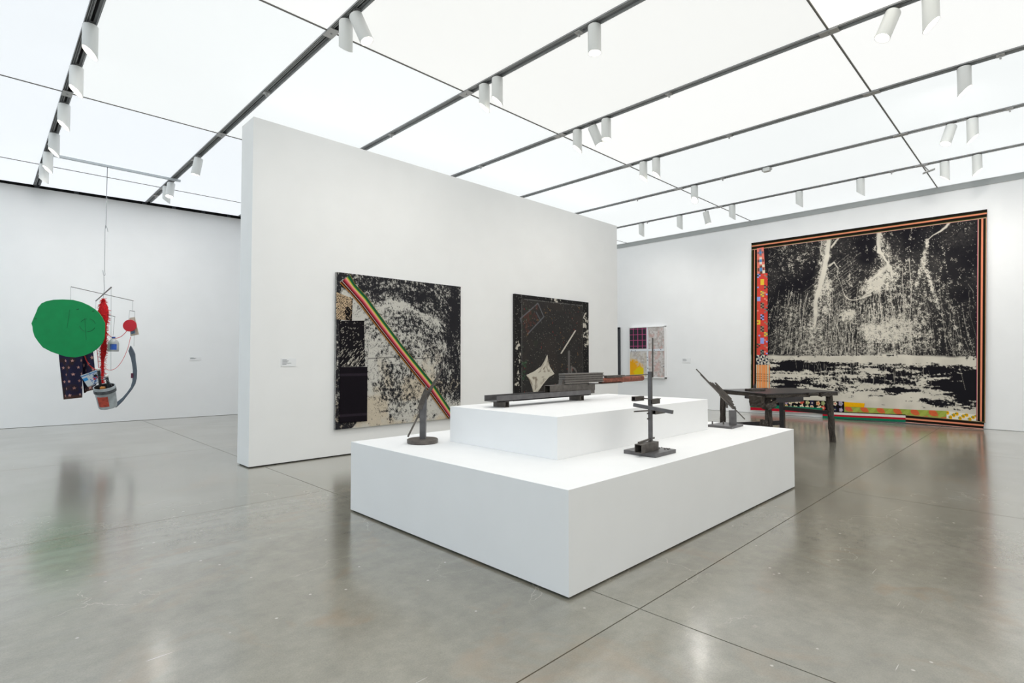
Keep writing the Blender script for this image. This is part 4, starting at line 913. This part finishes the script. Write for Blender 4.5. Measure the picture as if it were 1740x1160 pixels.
# ------------------------------------------------------------------ the hanging mobile
MO = empty('mobile', (1.256, 9.68, 0), VIEW_RZ); tag(MO, 'hanging mobile of found objects with large green disc, red tassel and paint bucket', 'mobile')
WIRE = plain('mobile_wire', (120, 124, 128), .4, .6); RODM = plain('mobile_rod', (84, 82, 80), .4, .5); CORD = plain('red_cord', (214, 52, 50), .8)
def wire(pts, r=.0028, mat=WIRE, name='wire', parent=MO): return Mesh().rod(pts, r, 6).build(name, mat, parent)
def smooth(pts, n=6):
    P = [Vector(p) for p in pts]; out = []
    for i in range(len(P)-1):
        p0, p1, p2, p3 = P[max(i-1, 0)], P[i], P[i+1], P[min(i+2, len(P)-1)]
        for k in range(n):
            t = k/n; out.append(.5*((2*p1)+(-p0+p2)*t+(2*p0-5*p1+4*p2-p3)*t*t+(-p0+3*p1-3*p2+p3)*t**3))
    return out+[P[-1]]
W1 = [(0.0153,0.0,3.014),(0.0136,0.0,2.3435),(0.0031,0.0,2.0609)]
wire([(W1[0][0], 0, 3.916), W1[0]], .004)
wire(smooth([(W1[0][0]+.03, 0, W1[0][2]-.05), (W1[0][0]+.015, 0, W1[0][2]+.01), (W1[0][0]-.01, 0, W1[0][2]), (W1[1][0]-.005, 0, W1[1][2]+.1), (W1[1][0]+.005, 0, W1[1][2]), (W1[1][0]-.015, 0, W1[1][2]-.01), (W1[1][0]-.03, 0, W1[1][2]+.06)]))
wire(smooth([(W1[1][0]-.012, 0, W1[1][2]-.01), (W1[1][0]-.006, 0, W1[1][2]-.12), (W1[2][0]+.01, 0, W1[2][2]+.06), W1[2]]))
AR = [(-0.2257,-0.3,2.1236),(0.1932,0.35,1.9957),(-0.6483,0.7,2.0339),(0.4857,-0.5,2.0883)]
wire([AR[0], AR[1]], .0045, RODM, 'long_arm'); wire([AR[2], AR[3]], .009, RODM, 'thick_arm')
# green disc
G = [(-0.753,-0.3,1.6117),(-0.7254,-0.3,1.6859),(-0.6883,-0.3,1.7749),(-0.6681,-0.3,1.8343),(-0.6203,-0.3,1.8918),(-0.5538,-0.3,1.9215),(-0.4555,-0.3,1.9412),(-0.3271,-0.3,1.9451),(-0.1885,-0.3,1.939),(-0.0691,-0.3,1.9082),(0.0408,-0.3,1.8585),(0.111,-0.3,1.8139),(0.1715,-0.3,1.7643),(0.2225,-0.3,1.695),(0.2618,-0.3,1.6159),(0.2628,-0.3,1.4874),(0.2587,-0.3,1.4084),(0.2309,-0.3,1.3344),(0.1636,-0.3,1.2605),(0.086,-0.3,1.2063),(-0.0213,-0.3,1.1621),(-0.139,-0.3,1.1395),(-0.2674,-0.3,1.1524),(-0.3767,-0.3,1.187),(-0.4662,-0.3,1.2166),(-0.5861,-0.3,1.2788),(-0.6472,-0.3,1.3499),(-0.7036,-0.3,1.4289),(-0.7304,-0.3,1.5079),(-0.7379,-0.3,1.5672)]
GREEN = plain('green_painted_board', (0, 138, 74), .55, 0, .06, 8, .05, .3)
gd = Mesh().prism([(p[0], p[2]) for p in G], -.31, -.295, lambda u, v, d: (u, d, v)).build('green_disc', GREEN, MO)
GM = [(0.0276,-0.3,1.5864),(0.1362,-0.3,1.5863),(0.0297,-0.3,1.4974),(-0.2247,-0.3,1.8043),(-0.2577,-0.3,1.5471),(-0.0143,-0.3,1.6853),(0.0129,-0.3,1.379),(-0.6955,-0.3,1.676),(-0.116,-0.3,1.8062),(0.1019,-0.3,1.7812)]
DG = plain('dark_green_mark', (4, 84, 52), .6)
cx_, cz_ = GM[0][0], GM[0][2]; rx_ = GM[1][0]-cx_; rz_ = cz_-GM[2][2]
for t0, t1 in ((.2, 1.3), (1.7, 2.6), (3.3, 4.4), (4.7, 5.9)):
    Mesh().rod([(cx_+rx_*math.cos(t0+(t1-t0)*k/8), -.3112, cz_+rz_*math.sin(t0+(t1-t0)*k/8)) for k in range(9)], .0025, 5).build('ring_mark', DG, gd)
for i, j in ((3, 4), (5, 6)):
    Mesh().rod([(GM[i][0], -.3112, GM[i][2]), (GM[j][0], -.3112, GM[j][2])], .0018, 5).build('scratch_mark', DG, gd)
for i in (7, 8, 9): Mesh().rod([(GM[i][0]-.012, -.3112, GM[i][2]), (GM[i][0]+.014, -.3112, GM[i][2]+.004)], .005, 6).build('scratch_mark', DG, gd)
wire([AR[0], (AR[0][0], -.3, 1.9345)], .0016)
# star-printed cloth, a wide front fold and a narrower one behind
def cloth_col(cols, rows, seed):
    def fn(s, t):
        o = np.ones(s.shape+(3,))*C((44, 42, 66)); o = mixc(o, C((58, 46, 50))*np.ones(s.shape+(3,)), sstep(.5, .7, fbm(s*5, t*9, seed, 3)))
        o = mixc(o, C((78, 58, 52))*np.ones(s.shape+(3,)), sstep(.9, .97, t))
        W_, H_ = cols, rows
        for r in range(rows):
            for c_ in range(cols):
                x = (c_+.35+(.45 if r % 2 else 0))/cols; y = (r+.5)/rows; dx, dy = (s-x)*cols, (t-y)*cols*1.9; th = np.arctan2(dx, -dy); rr_ = np.hypot(dx, dy)
                rad = .20*(.42+.58*np.clip(np.cos(((th+np.pi/5) % (2*np.pi/5))-np.pi/5)*0+np.abs(((th/(2*np.pi/5)) % 1)-.5)*2, 0, 1)**1.6)
                o[rr_ < rad] = C((196, 150, 142)) if (r+c_) % 3 else C((170, 124, 116))
        return o
    return fn
def cloth(name, quad, nx, ny, fn, d, folds):
    s, t = np.meshgrid(np.linspace(0, 1, nx), np.linspace(0, 1, ny)); q = [np.array(p) for p in quad]
    P = (q[0]*(1-s[..., None])+q[1]*s[..., None])*(1-t[..., None])+(q[3]*(1-s[..., None])+q[2]*s[..., None])*t[..., None]
    P[..., 1] += d*np.sin(s*folds+1.2*t)*(.4+.6*t)
    return grid_object(name, P, fn(s, t), CL, MO, .004)
CQ = [(-1.0539,0.5,1.2509),(-0.6922,0.5,1.2506),(-0.652,0.5,0.5291),(-0.9803,0.5,0.4934),(-0.7836,0.58,1.2519),(-0.5925,0.58,1.2791),(-0.5365,0.58,0.6504),(-0.7308,0.58,0.587)]
cloth('star_cloth', CQ[0:4], 90, 150, cloth_col(3, 7, 71), .035, 9.0)
cloth('star_cloth', CQ[4:8], 60, 120, cloth_col(2, 7, 81), .03, 7.0)
wire([AR[2], (AR[2][0], .7, 1.2073)], .0016)
# printed carton
CB = [(-0.545,0.3,0.8686),(-0.2522,0.3,0.974),(-0.1518,0.3,0.8243),(-0.4308,0.3,0.7014)]
def carton(s, t):
    o = np.ones(s.shape+(3,))*C((206, 212, 218)); o[(t < .16) & (t > .07)] = C((70, 130, 190)); o[(t > .3) & (t < .55) & (s < .22)] = C((60, 150, 214))
    k = fbm(s*9, t*7, 91, 3); o[(k > .58) & (s > .3) & (t > .2)] = C((70, 110, 180)); o[(np.abs(t-.6) < .13) & (s > .42) & (s < .9) & (vnoise(s*34, t*12, 4) > .42)] = C((196, 52, 62))
    o[(k < .38) & (s > .3)] = C((150, 160, 172)); o[((s-.62)/.09)**2+((t-.42)/.11)**2 < 1] = C((16, 16, 20)); return o
s, t = np.meshgrid(np.linspace(0, 1, 70), np.linspace(0, 1, 50)); q = [np.array(p) for p in CB]
P = (q[0]*(1-s[..., None])+q[1]*s[..., None])*(1-t[..., None])+(q[3]*(1-s[..., None])+q[2]*s[..., None])*t[..., None]
grid_object('printed_carton', P, carton(s, t), printed('carton_print', .5, .02), MO, .05)
# red tassel
TS = [(0.0005,0.0,1.9925),(-0.0278,0.0,1.9241),(0.0594,0.0,1.8386),(-0.0589,0.0,1.7961),(0.0152,0.0,1.5402),(0.0201,0.0,1.3275),(0.0164,0.0,0.7591)]
prof = [(507, .004), (512, .018), (520, .050), (530, .062), (540, .060), (552, .046), (562, .030), (572, .024), (584, .030), (592, .038), (600, .030), (612, .020), (630, .014), (645, .012), (653, .006)]
zs = [1.9925,1.9497,1.8814,1.796,1.7107,1.6084,1.5232,1.4381,1.336,1.268,1.2,1.0981,0.9454,0.8184,0.7506]
xs = [0.0005,0.0014,0.003,0.005,0.007,0.0136,0.0241,0.0303,0.0242,0.0215,0.0188,0.0127,0.0163,0.015,0.0166]
REDM = plain('red_yarn', (206, 16, 26), .85, 0, .35, 60, .3)
tm = Mesh(); n = 18; V = []; F = []
for i, (y, r) in enumerate(prof):
    for k in range(n):
        th = 2*math.pi*k/n; rr = r*(1+RNG.uniform(-.22, .22)); V.append((xs[i]+rr*math.cos(th), rr*math.sin(th)*.8, zs[i]))
for i in range(len(prof)-1):
    for k in range(n): F.append((i*n+k, i*n+(k+1) % n, (i+1)*n+(k+1) % n, (i+1)*n+k))
F += [tuple(range(n)), tuple(range((len(prof)-1)*n, len(prof)*n))]
tm.add(V, F)
ta = tm.build('red_tassel', REDM, MO, 0, True)
fb = Mesh()
for i in range(1100):
    f_ = RNG.uniform(0, len(prof)-1.01); i0 = int(f_); fr_ = f_-i0; lerp = lambda A: A[i0]*(1-fr_)+A[i0+1]*fr_
    r = prof[i0][1]*(1-fr_)+prof[i0+1][1]*fr_; th = RNG.uniform(0, 6.28); x = lerp(xs)+r*math.cos(th)*.95; yv = r*math.sin(th)*.8*.95; z = lerp(zs); e = RNG.uniform(.010, .036)
    fb.rod([(x, yv, z), (x+e*math.cos(th)+RNG.uniform(-.012, .012), yv+e*math.sin(th), z+RNG.uniform(-.03, .01))], .0022, 3, False)
tag(fb.build('yarn_fibres', REDM, ta), kind='stuff')
wire([W1[2], (xs[0], 0, zs[0])], .002)
# draped red cords
for pts, r in (([(0.0403,0.0,1.5572),(0.0674,0.0,1.4891),(0.1195,0.0,1.4422),(0.1881,0.0,1.4166),(0.2642,0.0,1.4378),(0.3226,0.0,1.4889),(0.364,0.0,1.5399)], .004), ([(-0.0976,-0.2,1.1733),(-0.1242,-0.1,1.0651),(-0.1419,0.0,0.9964),(-0.0733,0.0,0.9667),(-0.0147,0.0,1.0006),(0.017,0.0,1.0981)], .006),
               ([(0.0359,0.0,1.0133),(0.0794,0.0,0.9666),(0.139,0.0,0.9581),(0.2147,0.0,0.9919),(0.2972,0.0,1.0979),(0.3699,0.0,1.2677),(0.4087,0.0,1.4377)], .003), ([(-0.0762,0.0,1.268),(-0.0556,0.0,1.1151),(-0.0389,0.0,0.9455),(-0.0199,0.0,0.8607)], .004)):
    wire(smooth(pts), r, CORD, 'red_cord')
# white jug with blue cap
JB = [(0.1627,0.0,1.2254),(0.1579,0.0,1.4379),(0.0806,0.0,1.2849),(0.2463,0.0,1.2848)]
jz0, jz1, jx = JB[0][2], JB[1][2], JB[0][0]; jr = (JB[3][0]-JB[2][0])/2*.82; hh = jz1-jz0
jug = Mesh().lathe([(jr*.90, 0), (jr, .01), (jr, hh*.55), (jr*.9, hh*.66), (jr*.62, hh*.78), (jr*.30, hh*.86), (jr*.28, hh*.93)], (jx, 0, jz0), 24).build('plastic_jug', plain('cloudy_plastic', (186, 188, 190), .35, 0, .15, 12), MO, 0, True)
Mesh().lathe([(jr*.32, hh*.90), (jr*.32, hh*1.0)], (jx, 0, jz0), 16).build('cap', plain('blue_cap', (44, 76, 170), .4), jug)
pv = Mesh(); pr = jr*1.02; k0, k1 = -1.55, -.35
pv.add([(jx+pr*math.cos(k0+(k1-k0)*i/8), pr*math.sin(k0+(k1-k0)*i/8), jz0+hh*h_) for h_ in (.12, .5) for i in range(9)], [(i, i+1, i+10, i+9) for i in range(8)])
pv.build('blue_label', plain('blue_label_print', (46, 92, 188), .5, 0, .4, 26), jug)
wire([AR[3], (0.508, -.5, 0.9566)], .0016); 
JW = [(0.044,0.0,1.7661),(0.1769,0.0,1.7276),(0.1726,0.0,1.7276),(0.1532,0.0,1.455)]
wire([JW[0], JW[1]], .004, RODM, 'short_arm'); wire([JW[2], JW[3]], .0018)
wire([(xs[4], 0, JW[0][2]), JW[0]], .004, RODM, 'short_arm')
# red disc, card and little bar
RC = [(0.179,0.3,1.6181),(0.2806,0.3,1.618),(0.1771,0.3,1.7066),(0.1293,0.36,1.7377),(0.2092,0.36,1.7511),(0.2771,0.36,1.488),(0.1531,0.36,1.4614),(0.1385,0.35,1.8485),(0.2144,0.35,1.835),(0.1799,0.35,1.9912)]
rd_ = Mesh(); rx_, rz_ = RC[1][0]-RC[0][0], RC[2][2]-RC[0][2]
rd_.prism([(RC[0][0]+rx_*math.cos(2*math.pi*k/32), RC[0][2]+rz_*math.sin(2*math.pi*k/32)) for k in range(32)], .296, .304, lambda u, v, d: (u, d, v)); rd_.build('red_disc', plain('red_painted_disc', (212, 44, 58), .6), MO)
cd = Mesh().prism([(RC[i][0], RC[i][2]) for i in (3, 4, 5, 6)], .355, .365, lambda u, v, d: (u, d, v)).build('beige_card', plain('beige_card', (206, 196, 180), .7, 0, .12, 14), MO)
Mesh().prism([(RC[6][0]+.012, RC[6][2]+.03), (RC[6][0]+.075, RC[6][2]+.045), (RC[6][0]+.06, RC[6][2]+.10), (RC[6][0]+.01, RC[6][2]+.085)], .352, .355, lambda u, v, d: (u, d, v)).build('card_print', plain('card_print_blue', (110, 150, 186), .6, 0, .5, 40), cd)
wire([RC[7], RC[8]], .004, RODM, 'short_arm'); wire([AR[1], RC[9]], .0016); wire([RC[9], (RC[9][0], .35, RC[7][2])], .0016)
wire([RC[7], (RC[7][0], .33, 1.6999)], .0016); wire([RC[8], (RC[8][0], .35, 1.3093)], .0016)
# grey blade-like board
BLD = [(0.2716,0.2,1.3126),(0.307,0.2,1.2539),(0.3347,0.2,1.1905),(0.3446,0.2,1.0929),(0.358,0.2,1.0149),(0.3673,0.2,0.9466),(0.3649,0.2,0.8298),(0.347,0.2,0.752),(0.3048,0.2,0.6742),(0.2385,0.2,0.5868),(0.1723,0.2,0.4994),(0.1152,0.2,0.4413),(0.0722,0.2,0.4025),(0.087,0.2,0.4801),(0.1712,0.2,0.548),(0.2377,0.2,0.6257),(0.2896,0.2,0.7034),(0.3121,0.2,0.7909),(0.3165,0.2,0.9467),(0.3018,0.2,1.0441),(0.2854,0.2,1.1222),(0.244,0.2,1.2345)]
bd = Mesh().prism([(p[0], p[2]) for p in BLD], .19, .21, lambda u, v, d: (u, d, v)).build('grey_blade', plain('grey_painted_board', (92, 104, 116), .6, 0, .12, 20), MO)
TGx = [(0.3151,0.18,0.8717)]; Mesh().box((TGx[0][0]-.012, .17, TGx[0][2]-.035), (TGx[0][0]+.012, .188, TGx[0][2]+.035)).build('small_tag', plain('plum_tag', (96, 40, 66), .6), bd)
# paint bucket with handles standing in it
BK = [(0.4428,-0.45,0.756),(0.2964,-0.45,0.7004),(0.5958,-0.45,0.7001),(0.43,-0.45,0.4456),(0.3016,-0.45,0.4775)]
bk = empty('paint_bucket', (BK[0][0], -.45, BK[3][2]+.025)); bk.parent = MO; bk.rotation_euler = (math.radians(19), math.radians(3), 0)
br = (BK[2][0]-BK[1][0])/2*.80; bh = .30
PAIL = plain('paint_smeared_pail', (172, 180, 184), .45, 0, .35, 9)
V = Mesh().lathe([(br*.84, 0), (br*.88, .02), (br*.97, bh*.8), (br*1.0, bh*.8), (br*1.02, bh), (br*.95, bh), (br*.90, bh*.75), (br*.80, .02)], (0, 0, 0), 36, True, True).build('pail', PAIL, bk, 0, True)
Mesh().lathe([(br*1.03, bh*.74), (br*1.045, bh*.74), (br*1.045, bh*.88), (br*1.03, bh*.88)], (0, 0, 0), 36, False, False).build('rim_band', plain('dark_smeared_rim', (78, 82, 86), .5, 0, .6, 30), bk, 0, True)
Mesh().lathe([(br*.79, .03), (br*.945, bh*.98), (br*.93, bh*.98), (br*.77, .03)], (0, 0, 0), 36, False, False).build('inner_lining', plain('black_lining', (40, 38, 38), .5), bk, 0, True)
pv = Mesh(); k0, k1 = -1.85, -.75
pv.add([(br*(.985 if h_ > .3 else .93)*math.cos(k0+(k1-k0)*i/8), br*(.985 if h_ > .3 else .93)*math.sin(k0+(k1-k0)*i/8), bh*h_) for h_ in (.14, .62) for i in range(9)], [(i, i+1, i+10, i+9) for i in range(8)])
pv.build('red_label', plain('red_label_print', (178, 72, 56), .6, 0, .35, 22), bk)
wire(smooth([(-br, 0, bh*.85), (-br*.8, -.02, bh*1.25), (0, -.03, bh*1.5), (br*.8, -.02, bh*1.25), (br, 0, bh*.85)]), .003, WIRE, 'bail_handle', bk)
HN = plain('dark_handle', (44, 48, 54), .5); KN = plain('pale_knob', (214, 210, 204), .5)
for (x, zt, lean) in ((-.045, .53, .035), (.055, .44, .01)):
    p_ = Mesh().rod([(x-lean, .02, .12), (x+lean*.3, 0, zt)], .017, 12).build('tool_handle', HN, bk, 0, True)
    Mesh().lathe([(.019, 0), (.022, .006), (.020, .022), (.008, .028)], (x+lean*.3, 0, zt-.004), 14).build('knob', KN, p_, 0, True)
Mesh().box((-.028, -.045, .17), (.028, -.015, .30)).box((-.022, -.047, .26), (.022, -.045, .29)).build('orange_block', plain('orange_block', (204, 138, 72), .5), bk, .004)
Mesh().rod([(-.04, 0, .40), (.055, 0, .395)], .004, 6).build('cross_wire', WIRE, bk)
